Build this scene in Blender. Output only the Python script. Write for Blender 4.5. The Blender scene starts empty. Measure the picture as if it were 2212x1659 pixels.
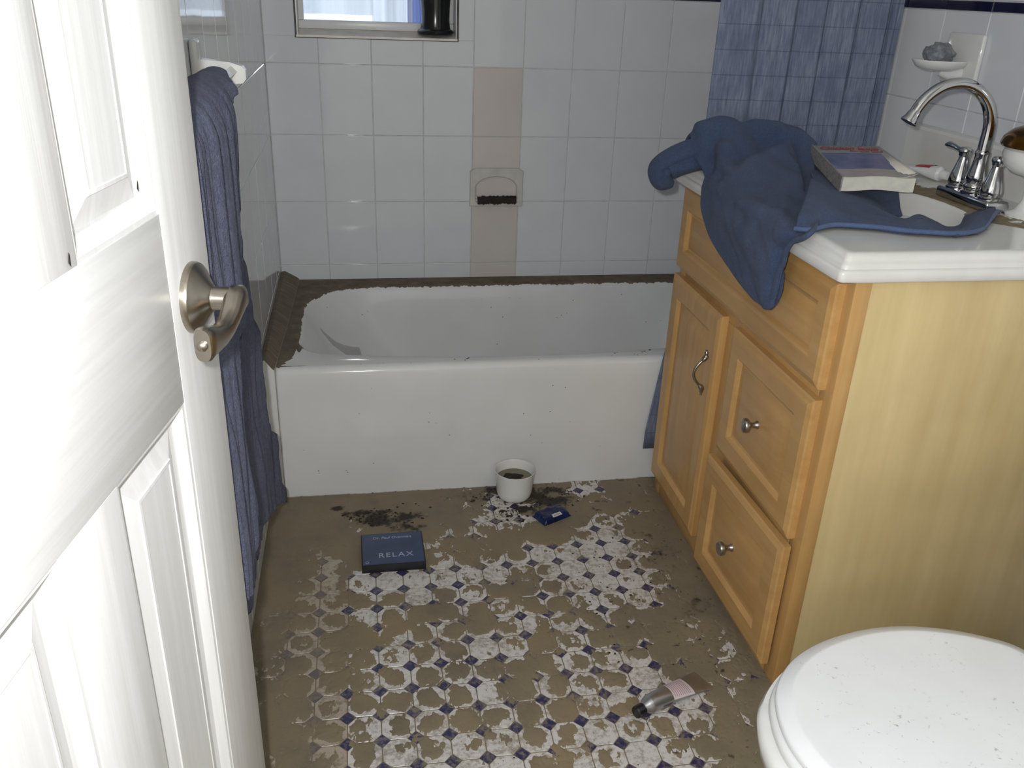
import bpy, bmesh, math, random
import numpy as np
from mathutils import Vector, Matrix, Euler

random.seed(7)
RNG = np.random.default_rng(7)
SC = bpy.context.scene
COL = SC.collection
PI = math.pi

# ------------------------------------------------------------------ camera, light, exposure
cam_d = bpy.data.cameras.new('camera')
cam = bpy.data.objects.new('camera', cam_d)
COL.objects.link(cam)
cam.location = (0.2594, -2.7632, 1.264)
cam.rotation_euler = (1.13963763, -0.0362437157, -0.164377750)
cam_d.sensor_width = 36.0
cam_d.lens = 36.0 * 1881.33 / 2212.0
cam_d.clip_start = 0.02
SC.camera = cam

world = bpy.data.worlds.new('world')
SC.world = world
world.use_nodes = True
bg = world.node_tree.nodes['Background']
bg.inputs[0].default_value = (0.72, 0.84, 1.0, 1)
bg.inputs[1].default_value = 1.5

fl = bpy.data.lights.new('camera_flash', 'POINT')
fl.energy = 46
fl.shadow_soft_size = 0.012
fl.color = (0.985, 0.99, 1.0)
flash = bpy.data.objects.new('camera_flash', fl)
flash.location = (0.222, -2.755, 1.300)
COL.objects.link(flash)

SC.view_settings.view_transform = 'Standard'
SC.view_settings.look = 'None'
SC.view_settings.gamma = 1.0
SC.view_settings.use_curve_mapping = False
SC.view_settings.exposure = 0.0

# ------------------------------------------------------------------ helpers
def tag(o, label=None, cat=None, group=None, kind=None):
    if label: o['label'] = label
    if cat: o['category'] = cat
    if group: o['group'] = group
    if kind: o['kind'] = kind
    return o

def empty(name, loc=(0, 0, 0), rot=(0, 0, 0), label=None, cat=None, group=None, kind=None):
    o = bpy.data.objects.new(name, None)
    o.empty_display_size = 0.05
    COL.objects.link(o)
    o.location = loc
    o.rotation_euler = rot
    return tag(o, label, cat, group, kind)

def link(name, me, m=None, parent=None, smooth=False):
    o = bpy.data.objects.new(name, me)
    if m: me.materials.append(m)
    COL.objects.link(o)
    if parent: o.parent = parent
    if smooth:
        me.polygons.foreach_set('use_smooth', [True] * len(me.polygons))
    return o

def obj(name, verts, faces, m=None, parent=None, smooth=False):
    me = bpy.data.meshes.new(name)
    me.from_pydata([tuple(v) for v in verts], [], [tuple(f) for f in faces])
    me.update()
    return link(name, me, m, parent, smooth)

def from_bm(name, bm, m=None, parent=None, smooth=False, angle=None):
    bmesh.ops.recalc_face_normals(bm, faces=bm.faces)
    me = bpy.data.meshes.new(name)
    bm.to_mesh(me); bm.free()
    o = link(name, me, m, parent, smooth)
    if angle is not None:
        me.polygons.foreach_set('use_smooth', [True] * len(me.polygons))
        me.set_sharp_from_angle(angle=math.radians(angle))
    return o

def bm_box(bm, x0, x1, y0, y1, z0, z1, bev=0.0, seg=2):
    r = bmesh.ops.create_cube(bm, size=1.0)
    vs = r['verts']
    for v in vs:
        v.co = Vector((x0 + (v.co.x + .5) * (x1 - x0), y0 + (v.co.y + .5) * (y1 - y0), z0 + (v.co.z + .5) * (z1 - z0)))
    if bev > 0:
        es = list({e for v in vs for e in v.link_edges})
        bmesh.ops.bevel(bm, geom=es, offset=bev, segments=seg, affect='EDGES', profile=0.5)

def box(name, x0, x1, y0, y1, z0, z1, m, parent=None, bev=0.0, seg=2):
    bm = bmesh.new()
    bm_box(bm, x0, x1, y0, y1, z0, z1, bev, seg)
    return from_bm(name, bm, m, parent, angle=40 if bev else None)

def loft(rings, cap0=False, cap1=False, closed=True):
    """rings: list of lists of 3D points, same length."""
    V, F = [], []
    n = len(rings[0])
    for r in rings: V += [tuple(p) for p in r]
    for i in range(len(rings) - 1):
        for j in range(n if closed else n - 1):
            a, b = i * n + j, i * n + (j + 1) % n
            F.append((a, b, b + n, a + n))
    if cap0: F.append(tuple(range(n))[::-1])
    if cap1: F.append(tuple(range((len(rings) - 1) * n, len(rings) * n)))
    return V, F

def loft_obj(name, rings, m, parent=None, cap0=False, cap1=False, closed=True, angle=45):
    V, F = loft(rings, cap0, cap1, closed)
    bm = bmesh.new()
    vs = [bm.verts.new(v) for v in V]
    for f in F:
        try: bm.faces.new([vs[i] for i in f])
        except ValueError: pass
    return from_bm(name, bm, m, parent, angle=angle)

def lathe(name, prof, m, parent=None, axis=((0, 0, 0), (0, 0, 1)), n=32, cap0=True, cap1=True, angle=40):
    """prof: list of (radius, height) along an axis (origin, direction)."""
    o, d = Vector(axis[0]), Vector(axis[1]).normalized()
    a = d.orthogonal().normalized(); b = d.cross(a)
    rings = []
    for r, h in prof:
        rings.append([o + d * h + (a * math.cos(2 * PI * k / n) + b * math.sin(2 * PI * k / n)) * max(r, 1e-5) for k in range(n)])
    return loft_obj(name, rings, m, parent, cap0, cap1, True, angle)

def sweep(name, pts, radii, m, parent=None, n=16, squash=None, angle=60, caps=True):
    """tube along pts; radii scalar or per point; squash=(a,b,normal) for oval sections."""
    P = [Vector(p) for p in pts]
    if not hasattr(radii, '__len__'): radii = [radii] * len(P)
    rings = []
    up = None
    for i, p in enumerate(P):
        t = (P[min(i + 1, len(P) - 1)] - P[max(i - 1, 0)]).normalized()
        if up is None:
            up = squash[2].copy() if squash else t.orthogonal()
        a = (up - t * up.dot(t)).normalized()
        if not squash: up = a
        b = t.cross(a)
        sa, sb = (squash[0], squash[1]) if squash else (1, 1)
        rings.append([p + (a * math.cos(2 * PI * k / n) * sa + b * math.sin(2 * PI * k / n) * sb) * radii[i] for k in range(n)])
    return loft_obj(name, rings, m, parent, caps, caps, True, angle)

def catmull(P, k):
    """resample rows of control points (n,...) to (n-1)*k+1."""
    P = np.asarray(P, float); n = len(P)
    out = []
    for i in range(n - 1):
        p0, p1, p2, p3 = P[max(i - 1, 0)], P[i], P[i + 1], P[min(i + 2, n - 1)]
        for s in range(k):
            t = s / k
            out.append(0.5 * (2 * p1 + (p2 - p0) * t + (2 * p0 - 5 * p1 + 4 * p2 - p3) * t * t + (3 * p1 - p0 - 3 * p2 + p3) * t ** 3))
    out.append(P[-1])
    return np.array(out)

def patch(ctrl, ku, kv):
    A = catmull(np.asarray(ctrl, float), kv)          # rows
    B = catmull(np.swapaxes(A, 0, 1), ku)             # columns
    return np.swapaxes(B, 0, 1)

def grid_faces(nr, nc, off=0):
    return [(off + r * nc + c, off + r * nc + c + 1, off + (r + 1) * nc + c + 1, off + (r + 1) * nc + c) for r in range(nr - 1) for c in range(nc - 1)]

def vnoise(x, y, seed=0):
    """2D value noise, numpy."""
    xi, yi = np.floor(x).astype(np.int64), np.floor(y).astype(np.int64)
    fx, fy = x - xi, y - yi
    fx, fy = fx * fx * (3 - 2 * fx), fy * fy * (3 - 2 * fy)
    def h(a, b):
        n = (a * 374761393 + b * 668265263 + seed * 1442695041) & 0x7fffffff
        n = ((n ^ (n >> 13)) * 1274126177) & 0x7fffffff
        return ((n ^ (n >> 16)) & 0xffff) / 65535.0
    return (h(xi, yi) * (1 - fx) + h(xi + 1, yi) * fx) * (1 - fy) + (h(xi, yi + 1) * (1 - fx) + h(xi + 1, yi + 1) * fx) * fy

def fbm(x, y, oct=4, seed=0, gain=.5):
    s, a, t = 0, 1, 0
    for o in range(oct):
        s = s + a * vnoise(x * 2 ** o + 17.3 * o, y * 2 ** o - 9.1 * o, seed + o); t += a; a *= gain
    return s / t

# ------------------------------------------------------------------ materials
class NT:
    def __init__(self, name):
        self.m = bpy.data.materials.new(name); self.m.use_nodes = True
        self.t = self.m.node_tree; self.n = self.t.nodes; self.l = self.t.links
        self.b = self.n['Principled BSDF']
    def new(self, typ, **kw):
        nd = self.n.new(typ)
        for k, v in kw.items(): setattr(nd, k, v)
        return nd
    def coord(self, which='Object', scale=(1, 1, 1)):
        tc = self.new('ShaderNodeTexCoord'); mp = self.new('ShaderNodeMapping')
        mp.inputs['Scale'].default_value = scale
        self.l.new(tc.outputs[which], mp.inputs['Vector'])
        return mp.outputs['Vector']
    def noise(self, vec, scale, detail=4, rough=.55):
        nd = self.new('ShaderNodeTexNoise')
        nd.inputs['Scale'].default_value = scale; nd.inputs['Detail'].default_value = detail; nd.inputs['Roughness'].default_value = rough
        if vec is not None: self.l.new(vec, nd.inputs['Vector'])
        return nd.outputs['Fac']
    def ramp(self, fac, stops):
        r = self.new('ShaderNodeValToRGB')
        el = r.color_ramp.elements
        while len(el) < len(stops): el.new(0.5)
        for e, (p, c) in zip(el, stops):
            e.position = p; e.color = (c[0], c[1], c[2], 1) if hasattr(c, '__len__') else (c, c, c, 1)
        self.l.new(fac, r.inputs['Fac'])
        return r.outputs['Color']
    def mix(self, fac, a, b, mode='MIX'):
        x = self.new('ShaderNodeMix', data_type='RGBA', blend_type=mode)
        for s, v in ((x.inputs['Factor'], fac), (x.inputs['A'], a), (x.inputs['B'], b)):
            if hasattr(v, 'is_linked'): self.l.new(v, s)
            elif hasattr(v, '__len__'): s.default_value = (v[0], v[1], v[2], 1)
            else: s.default_value = v
        return x.outputs['Result']
    def math(self, op, a, b=None):
        x = self.new('ShaderNodeMath', operation=op)
        for s, v in zip(x.inputs, (a, b)):
            if v is None: continue
            if hasattr(v, 'is_linked'): self.l.new(v, s)
            else: s.default_value = v
        return x.outputs[0]
    def attr(self, name):
        a = self.new('ShaderNodeAttribute', attribute_name=name)
        return a.outputs['Fac']
    def bump(self, h, strength=.3, dist=.002):
        b = self.new('ShaderNodeBump'); b.inputs['Strength'].default_value = strength; b.inputs['Distance'].default_value = dist
        self.l.new(h, b.inputs['Height']); self.l.new(b.outputs['Normal'], self.b.inputs['Normal'])
    def col(self, c):
        if hasattr(c, 'is_linked'): self.l.new(c, self.b.inputs['Base Color'])
        else: self.b.inputs['Base Color'].default_value = (c[0], c[1], c[2], 1)
    def set(self, rough=None, metal=None, **kw):
        for k, v in (('Roughness', rough), ('Metallic', metal)):
            if v is None: continue
            if hasattr(v, 'is_linked'): self.l.new(v, self.b.inputs[k])
            else: self.b.inputs[k].default_value = v
        for k, v in kw.items(): self.b.inputs[k].default_value = v
        return self.m

def simple(name, c, rough=.5, metal=0.0, var=.08, scale=18, bump=0.0, bdist=.001, coord='Object', **kw):
    t = NT(name); v = t.coord(coord)
    f = t.noise(v, scale)
    lo = [x * (1 - var) for x in c]; hi = [min(1, x * (1 + var)) for x in c]
    t.col(t.ramp(f, [(.3, lo), (.7, hi)]))
    if bump: t.bump(t.noise(v, scale * 5, 3), bump, bdist)
    return t.set(rough, metal, **kw)

def srgb(r, g, b):
    f = lambda c: c / 12.92 if c <= .04045 else ((c + .055) / 1.055) ** 2.4
    return (f(r / 255), f(g / 255), f(b / 255))

def specks(t, vec, base, dark, scale, thr, amt=.8):
    """sparse dark specks over a base colour."""
    vo = t.new('ShaderNodeTexVoronoi'); vo.inputs['Scale'].default_value = scale
    t.l.new(vec, vo.inputs['Vector'])
    n2 = t.noise(vec, scale * .12, 2)
    gate = t.math('GREATER_THAN', n2, .52)
    d = t.math('LESS_THAN', vo.outputs['Distance'], thr)
    rnd = t.new('ShaderNodeSeparateColor'); t.l.new(vo.outputs['Color'], rnd.inputs[0])
    g2 = t.math('GREATER_THAN', rnd.outputs[0], .72)
    f = t.math('MULTIPLY', t.math('MULTIPLY', d, gate), t.math('MULTIPLY', g2, amt))
    return t.mix(f, base, dark)

M = {}
def tile_mat(name, c, rough=.07):
    t = NT(name); v = t.coord('Object')
    oi = t.new('ShaderNodeObjectInfo')
    f = t.noise(v, 7, 3)
    base = t.ramp(f, [(.3, [x * .95 for x in c]), (.7, c)])
    t.col(t.mix(t.math('MULTIPLY', oi.outputs['Random'], .10), base, [x * .75 for x in c]))
    t.bump(t.noise(v, 9, 2), .12, .003)
    return t.set(rough)
M['tile'] = tile_mat('white_glazed_tile', srgb(225, 228, 232))
M['tile_beige'] = tile_mat('beige_glazed_tile', srgb(216, 209, 204), .12)
M['tile_blue'] = tile_mat('navy_liner_tile', srgb(14, 18, 52), .12)
M['grout'] = simple('wall_grout', srgb(204, 203, 198), .8, var=.2, scale=30, bump=.3)
M['plaster'] = simple('painted_plaster', srgb(222, 222, 218), .7, var=.04, scale=6, bump=.15)
M['ceramic'] = simple('white_ceramic', srgb(228, 228, 225), .08, var=.03)
M['ceramic_dirty'] = simple('dusty_ceramic', srgb(205, 204, 197), .2, var=.08, scale=25)
M['chrome'] = simple('chrome', (.62, .62, .63), .07, 1.0, var=.05)
M['nickel'] = simple('satin_nickel', srgb(168, 160, 148), .27, 1.0, var=.06, scale=40)
M['pewter'] = simple('antique_pewter', srgb(170, 165, 160), .3, 1.0, var=.35, scale=220)
M['black'] = simple('black_gloss', (.012, .012, .013), .18, var=.3)
M['black_card'] = simple('black_card', (.012, .012, .014), .45, var=.3)
M['bronze'] = simple('bronze_lid', srgb(120, 84, 38), .22, 1.0, var=.15)
M['white_plastic'] = simple('white_plastic', srgb(226, 227, 226), .3, var=.03)
M['red'] = simple('red_print', srgb(190, 30, 40), .4)
M['paper'] = simple('paper_edge', srgb(214, 212, 200), .8, var=.08, scale=60)
M['alu'] = simple('aluminium_tube', srgb(178, 178, 182), .3, .9, var=.1, scale=30, bump=.1)
M['water_dirty'] = simple('silty_water', srgb(120, 112, 92), .12, var=.1)
M['soil'] = simple('dark_wet_soil', srgb(44, 37, 28), .9, var=.4, scale=160, bump=.6)
M['caulk'] = simple('mildewed_caulk', srgb(92, 88, 82), .8, var=.35, scale=40)

# door paint: white, faint vertical grain
t = NT('white_door_paint'); v = t.coord('Object', (60, 60, 2.2))
f = t.noise(v, 1.2, 5, .6)
t.col(t.ramp(f, [(.3, srgb(224, 224, 222)), (.7, srgb(240, 240, 240))]))
t.bump(f, .25, .0012); M['door'] = t.set(.38)
t = NT('white_door_paint_rail'); v = t.coord('Object', (2.2, 60, 60))
f = t.noise(v, 1.2, 5, .6)
t.col(t.ramp(f, [(.3, srgb(224, 224, 222)), (.7, srgb(240, 240, 240))]))
t.bump(f, .25, .0012); M['door_rail'] = t.set(.38)

# maple
def wood(name, c0, c1, scale, rough=.33, blotch=.12):
    t = NT(name); v = t.coord('Object', scale)
    f = t.noise(v, 1.0, 6, .6)
    v2 = t.coord('Object'); g = t.noise(v2, 6, 3)
    base = t.ramp(f, [(.28, c0), (.72, c1)])
    base = t.mix(t.ramp(g, [(.35, 0.0), (.75, blotch * 3)]), base, [x * .62 for x in c0])
    t.col(base); t.bump(f, .06, .0008)
    return t.set(rough)
M['maple'] = wood('honey_maple', srgb(190, 145, 88), srgb(210, 168, 108), (40, 40, 3))
M['maple_h'] = wood('honey_maple_rail', srgb(190, 145, 88), srgb(210, 168, 108), (40, 3, 40))
M['maple_side'] = wood('pale_maple_side', srgb(208, 184, 132), srgb(222, 200, 150), (30, 30, 2.0), .42, .10)

# counter top: cultured marble
t = NT('cultured_marble'); v = t.coord('Object')
base = t.ramp(t.noise(v, 9, 3), [(.3, srgb(222, 220, 214)), (.7, srgb(232, 231, 228))])
silt = t.attr('silt')
nf = t.noise(v, 40, 5, .65)
mk = t.math('GREATER_THAN', t.math('ADD', silt, t.math('MULTIPLY', t.math('SUBTRACT', nf, .5), .9)), .5)
t.col(t.mix(mk, base, t.ramp(t.noise(v, 60, 3), [(.3, srgb(118, 104, 80)), (.7, srgb(150, 136, 108))])))
M['marble'] = t.set(t.ramp(mk, [(0, .12), (1, .7)]))

# tub enamel with silt on the ledges
t = NT('tub_enamel'); v = t.coord('Object')
base = t.ramp(t.noise(v, 5, 2), [(.3, srgb(222, 223, 222)), (.7, srgb(230, 231, 231))])
base = specks(t, v, base, srgb(40, 34, 28), 55, .09)
mud = t.attr('mud')
nf = t.noise(t.coord('Object', (1, .35, .6)), 60, 5, .7)
mk = t.math('GREATER_THAN', t.math('ADD', mud, t.math('MULTIPLY', t.math('SUBTRACT', nf, .5), .55)), .5)
mcol = t.ramp(t.noise(v, 26, 5, .7), [(.3, srgb(92, 82, 68)), (.62, srgb(118, 108, 92)), (.8, srgb(142, 132, 116))])
def dotc(vec, c):
    d_ = t.new('ShaderNodeVectorMath', operation='DOT_PRODUCT'); t.l.new(vec, d_.inputs[0]); d_.inputs[1].default_value = c
    return d_.outputs['Value']
alo = t.math('SUBTRACT', dotc(v, (.861, .508, 0)), .861 * .127 - .508 * .26)
per = t.math('ABSOLUTE', t.math('SUBTRACT', dotc(v, (-.508, .861, 0)), -.508 * .127 - .861 * .26))
sm = t.math('MULTIPLY', t.math('LESS_THAN', per, t.math('ADD', .004, t.math('MULTIPLY', alo, .11))), t.math('MULTIPLY', t.math('GREATER_THAN', alo, 0.0), t.math('LESS_THAN', alo, .14)))
low = t.new('ShaderNodeSeparateXYZ'); t.l.new(v, low.inputs[0])
sm = t.math('MULTIPLY', sm, t.math('LESS_THAN', low.outputs['Z'], .31))
base = t.mix(t.math('MULTIPLY', sm, .45), base, srgb(110, 100, 84))
t.col(t.mix(mk, base, mcol))
M['tub'] = t.set(t.ramp(mk, [(0, .09), (1, .85)]))

# ledge: silt on top, streaks wiped through it
t = NT('ledge_silt'); v = t.coord('Object', (3, 1, 1))
sep = t.new('ShaderNodeSeparateXYZ'); ge = t.new('ShaderNodeNewGeometry'); t.l.new(ge.outputs['Normal'], sep.inputs[0])
up = t.math('GREATER_THAN', sep.outputs['Z'], .5)
st = t.noise(t.coord('Object', (8, 90, 8)), 1.4, 4, .7)
mcol = t.ramp(st, [(.3, srgb(98, 88, 74)), (.62, srgb(122, 110, 94)), (.74, srgb(168, 156, 138))])
t.col(t.mix(up, srgb(226, 226, 222), mcol)); M['ledge'] = t.set(t.ramp(up, [(0, .15), (1, .85)]))

# floor mud
t = NT('dried_mud'); v = t.coord('Object')
a = t.ramp(t.noise(v, 9, 5, .65), [(.3, srgb(114, 105, 88)), (.5, srgb(128, 117, 97)), (.75, srgb(140, 127, 102))])
a = t.mix(t.math('MULTIPLY', t.attr('tan'), .75), a, srgb(150, 132, 102))
a = t.mix(t.attr('dark'), a, srgb(46, 39, 31))
a = t.mix(t.ramp(t.noise(v, 260, 3, .7), [(.62, 0.0), (.72, .45)]), a, srgb(70, 60, 48))
t.col(a); t.bump(t.noise(v, 120, 5, .7), .35, .0012)
M['mud'] = t.set(.62)
# floor tile glaze with dried silt film
def floor_tile(name, c, dirt):
    t = NT(name); v = t.coord('Object')
    w = t.new('ShaderNodeNewGeometry')
    oi = t.new('ShaderNodeObjectInfo')
    f = t.noise(w.outputs['Position'], 90, 5, .7)
    g = t.noise(w.outputs['Position'], 14, 3, .6)
    k = t.ramp(t.math('ADD', f, t.math('MULTIPLY', g, .5)), [(.70, 0.0), (.90, dirt)])
    t.col(t.mix(k, c, srgb(140, 128, 108)))
    return t.set(.28)
M['oct'] = floor_tile('white_floor_tile', srgb(212, 208, 205), .8)
M['dot'] = floor_tile('navy_floor_dot', srgb(50, 48, 88), .85)
M['floor_grout'] = simple('floor_grout', srgb(120, 110, 95), .9, var=.2, scale=30)

# fabrics
def fabric(name, c0, c1, scale=300, bump=.8, dist=.003, big=14, rough=.95):
    t = NT(name); v = t.coord('Object')
    a = t.noise(v, big, 4, .6); b = t.noise(v, scale, 3, .8)
    base = t.ramp(a, [(.3, c0), (.7, c1)])
    base = t.mix(t.ramp(b, [(.35, .55), (.65, 0.0)]), base, [x * .45 for x in c0])
    t.col(base); t.bump(b, bump, dist)
    t.b.inputs['Sheen Weight'].default_value = .08
    t.b.inputs['Sheen Roughness'].default_value = .5
    return t.set(rough)
M['towel_counter'] = fabric('blue_terry', srgb(58, 74, 106), srgb(74, 90, 122), 320)
M['towel_bar'] = fabric('periwinkle_terry', srgb(88, 95, 122), srgb(108, 114, 140), 230, 1.0, .005, 40)
M['cloth_grey'] = fabric('grey_rag', srgb(104, 110, 114), srgb(168, 172, 176), 120, .5, .003, 40)
t = NT('denim_curtain'); v = t.coord('UV')
sep = t.new('ShaderNodeSeparateXYZ'); t.l.new(v, sep.inputs[0])
v3 = t.coord('UV', (160, 16, 1)); a = t.noise(v3, 1.0, 4, .7)
base = t.ramp(a, [(.3, srgb(88, 97, 122)), (.7, srgb(136, 145, 164))])
base = t.mix(t.ramp(t.noise(t.coord('UV', (9, 12, 1)), 1, 3), [(.4, 0.0), (.7, .5)]), base, srgb(84, 92, 122))
hl = t.math('PINGPONG', t.math('ADD', sep.outputs['Y'], .011), .0275)
hl = t.math('LESS_THAN', hl, .0011)
vl = t.math('PINGPONG', sep.outputs['X'], .055)
vl = t.math('LESS_THAN', vl, .0012)
base = t.mix(t.math('MULTIPLY', t.math('MAXIMUM', hl, vl), .38), base, srgb(38, 42, 62))
t.col(base); t.bump(a, .25, .001); M['denim'] = t.set(.85)
# curtain outside: sheer fabric that lets daylight through
def sheer(name, c):
    t = NT(name); n = t.n; n.remove(t.b)
    d = t.new('ShaderNodeBsdfDiffuse'); tr = t.new('ShaderNodeBsdfTranslucent'); mx = t.new('ShaderNodeMixShader')
    col = t.ramp(t.noise(t.coord('Object', (40, 40, 3)), 1, 3), [(.3, [x * .9 for x in c]), (.7, c)])
    for s in (d, tr): t.l.new(col, s.inputs['Color'])
    mx.inputs[0].default_value = .7
    t.l.new(d.outputs[0], mx.inputs[1]); t.l.new(tr.outputs[0], mx.inputs[2])
    t.l.new(mx.outputs[0], n['Material Output'].inputs['Surface'])
    return t.m
M['sheer_white'] = sheer('sheer_white', srgb(240, 242, 244))
M['sheer_blue'] = sheer('sheer_blue', srgb(112, 126, 182))
t = NT('window_glass'); t.b.inputs['Transmission Weight'].default_value = 1.0; t.b.inputs['IOR'].default_value = 1.45
t.col(t.ramp(t.noise(t.coord('Object'), 4), [(0, (.97, .98, .98)), (1, (1, 1, 1))])); M['glass'] = t.set(.02)
M['bar_glass'] = simple('cloudy_acrylic_bar', srgb(190, 190, 178), .12, var=.1)
M['frame_dirty'] = simple('stained_window_sill', srgb(222, 216, 206), .35, var=.12, scale=24)
M['frame_white'] = simple('white_window_frame', srgb(226, 227, 226), .3, var=.04)
M['toilet_lid'] = None
t = NT('toilet_lid_plastic'); v = t.coord('Object')
base = t.ramp(t.noise(v, 8, 3), [(.3, srgb(226, 228, 230)), (.7, srgb(234, 236, 238))])
nb = t.noise(v, 12, 2)
sp = t.ramp(t.noise(v, 110, 6, .72), [(.60, 0.0), (.67, .62)])
base = t.mix(t.math('MULTIPLY', sp, t.ramp(nb, [(.46, 0.0), (.6, 1.0)])), base, srgb(96, 96, 92))
t.col(base); M['toilet_lid'] = t.set(.25)

# ------------------------------------------------------------------ room shell
XR = 1.61            # right wall
GAP = .0018
TW, TH = .1524, .2032
Z1 = 1.030           # a grout course
ROWS = [(0.0, Z1 - 4 * TH)] + [(Z1 - (k + 1) * TH, Z1 - k * TH) for k in (3, 2, 1, 0)] + [(Z1, Z1 + .2045)]
TRIM = (Z1 + .2045, Z1 + .2265)
TOPROW = (TRIM[1], TRIM[1] + TH)

def rect_tile_mesh(rects, th=.0045, bev=.0013):
    V, F = [], []
    for (x0, x1, y0, y1) in rects:
        o = len(V)
        for z, i in ((-th, 0), (-bev, 0), (0, bev)):
            V += [(x0 + i, y0 + i, z), (x1 - i, y0 + i, z), (x1 - i, y1 - i, z), (x0 + i, y1 - i, z)]
        for k in (0, 4):
            for j in range(4):
                F.append((o + k + j, o + k + (j + 1) % 4, o + k + 4 + (j + 1) % 4, o + k + 4 + j))
        F.append((o + 8, o + 9, o + 10, o + 11))
    me = bpy.data.meshes.new('tile')
    me.from_pydata(V, [], F); me.update()
    return me

_tm = {}
def place_tile(wall, a0, a1, z0, z1, mat, put, rot, tilt=.0022, hole=None, name='tile'):
    """one wall tile; a0..a1 along the wall, z0..z1 up; put(a,z)->world point."""
    a0 += GAP / 2; a1 -= GAP / 2; z0 += GAP / 2; z1 -= GAP / 2
    ac, zc = (a0 + a1) / 2, (z0 + z1) / 2
    rects = [(a0, a1, z0, z1)]
    if hole:
        h0, h1, g0, g1 = hole
        if a0 < h1 and a1 > h0 and z0 < g1 and z1 > g0:
            rects = []
            if g0 > z0: rects.append((a0, a1, z0, g0))
            if h0 > a0: rects.append((a0, h0, max(z0, g0), z1))
            if h1 < a1: rects.append((h1, a1, max(z0, g0), z1))
            if not rects: return None
    s = -1 if rot == 'R' else 1
    key = (round(a1 - a0, 4), round(z1 - z0, 4), mat.name) if len(rects) == 1 and rects[0] == (a0, a1, z0, z1) else None
    if key and key in _tm: me = _tm[key]
    else:
        loc = []
        for (x0, x1, y0, y1) in rects:
            xa, xb = sorted(((x0 - ac) * s, (x1 - ac) * s)); loc.append((xa, xb, y0 - zc, y1 - zc))
        me = rect_tile_mesh(loc); me.materials.append(mat)
        if key: _tm[key] = me
    o = bpy.data.objects.new(name, me); COL.objects.link(o)
    o.parent = wall; o.location = put(ac, zc)
    e = {'B': (PI / 2, 0, 0), 'L': (PI / 2, 0, PI / 2), 'R': (PI / 2, 0, -PI / 2)}[rot]
    o.rotation_euler = (e[0] + random.gauss(0, tilt), e[1], e[2] + random.gauss(0, tilt))
    return o

WIN = (.092, .560, 1.104, 1.90)
# back wall with a window opening
bm = bmesh.new()
for b in ((-.12, WIN[0], .0022, .13, 0, 2.3), (WIN[1], XR + .12, .0022, .13, 0, 2.3), (WIN[0], WIN[1], .0022, .13, 0, WIN[2]), (WIN[0], WIN[1], .0022, .13, WIN[3], 2.3)):
    bm_box(bm, *b)
wb = tag(from_bm('wall_back', bm, M['grout']), 'white glazed tile wall behind the bathtub with a small window', kind='structure')
for r, (z0, z1) in enumerate(ROWS + [TOPROW]):
    for c in range(11):
        a0, a1 = c * TW, min((c + 1) * TW, XR - .001)
        if a1 - a0 < .004: continue
        beige = c == 4 and 1 <= r <= 4
        place_tile(wb, a0, a1, z0, z1, M['tile_beige' if beige else 'tile'], lambda a, z: (a, 0, z), 'B', hole=WIN)
for c in range(11):
    a0, a1 = c * TW, min((c + 1) * TW, XR - .001)
    if a1 - a0 > .004: place_tile(wb, a0, a1, TRIM[0], TRIM[1], M['tile_blue'], lambda a, z: (a, 0, z), 'B', hole=WIN, name='liner_tile')
# left wall
LEND = -2.134
wl = tag(box('wall_left', -.12, -.0022, LEND, .13, 0, 2.3, M['grout']), 'white glazed tile wall on the left behind the hanging towel', kind='structure')
for r, (z0, z1) in enumerate(ROWS + [TOPROW]):
    for c in range(14):
        place_tile(wl, -(c + 1) * TW, -c * TW, z0, z1, M['tile'], lambda a, z: (0, a, z), 'L')
for c in range(14):
    place_tile(wl, -(c + 1) * TW, -c * TW, TRIM[0], TRIM[1], M['tile_blue'], lambda a, z: (0, a, z), 'L', name='liner_tile')
# right wall (grout verticals at -0.90, -1.05 ...)
wr = tag(box('wall_right', XR + .0022, XR + .12, -2.6, .13, 0, 2.3, M['grout']), 'white glazed tile wall on the right behind the vanity', kind='structure')
TR = .1592
for r, (z0, z1) in enumerate(ROWS + [TOPROW]):
    for c in range(17):
        a1 = min(.0292 - c * TR, -.001); a0 = .0292 - (c + 1) * TR
        place_tile(wr, a0, a1, z0 + .010 if r else z0, z1 + .010, M['tile'], lambda a, z: (XR, a, z), 'R')
for c in range(17):
    a1 = min(.0292 - c * TR, -.001); a0 = .0292 - (c + 1) * TR
    place_tile(wr, a0, a1, TRIM[0] + .010, TRIM[1] + .010, M['tile_blue'], lambda a, z: (XR, a, z), 'R', name='liner_tile')
# near wall around the doorway, hall behind the camera, ceiling
bm = bmesh.new()
bm_box(bm, 1.05, XR + .12, -2.62, -2.52, 0, 2.3); bm_box(bm, -.25, 1.05, -2.62, -2.52, 2.06, 2.3)
tag(from_bm('wall_front', bm, M['plaster']), 'plain wall around the doorway behind the camera', kind='structure')
bm = bmesh.new()
bm_box(bm, -.25, -.13, -2.62, LEND, 0, 2.3); bm_box(bm, -.25, -.12, LEND - .03, LEND, 0, 2.3)
bm_box(bm, -.6, -.25, -2.62, -2.52, 0, 2.3)
bm_box(bm, -.7, -.6, -4.0, -2.52, 0, 2.3); bm_box(bm, XR + .02, XR + .12, -4.0, -2.62, 0, 2.3); bm_box(bm, -.7, XR + .12, -4.1, -4.0, 0, 2.3)
tag(from_bm('wall_hall', bm, M['plaster']), 'plain hall walls behind the doorway', kind='structure')
tag(box('ceiling', -.7, XR + .12, -4.1, .13, 2.3, 2.36, M['plaster']), 'plain white bathroom ceiling', kind='structure')

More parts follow.
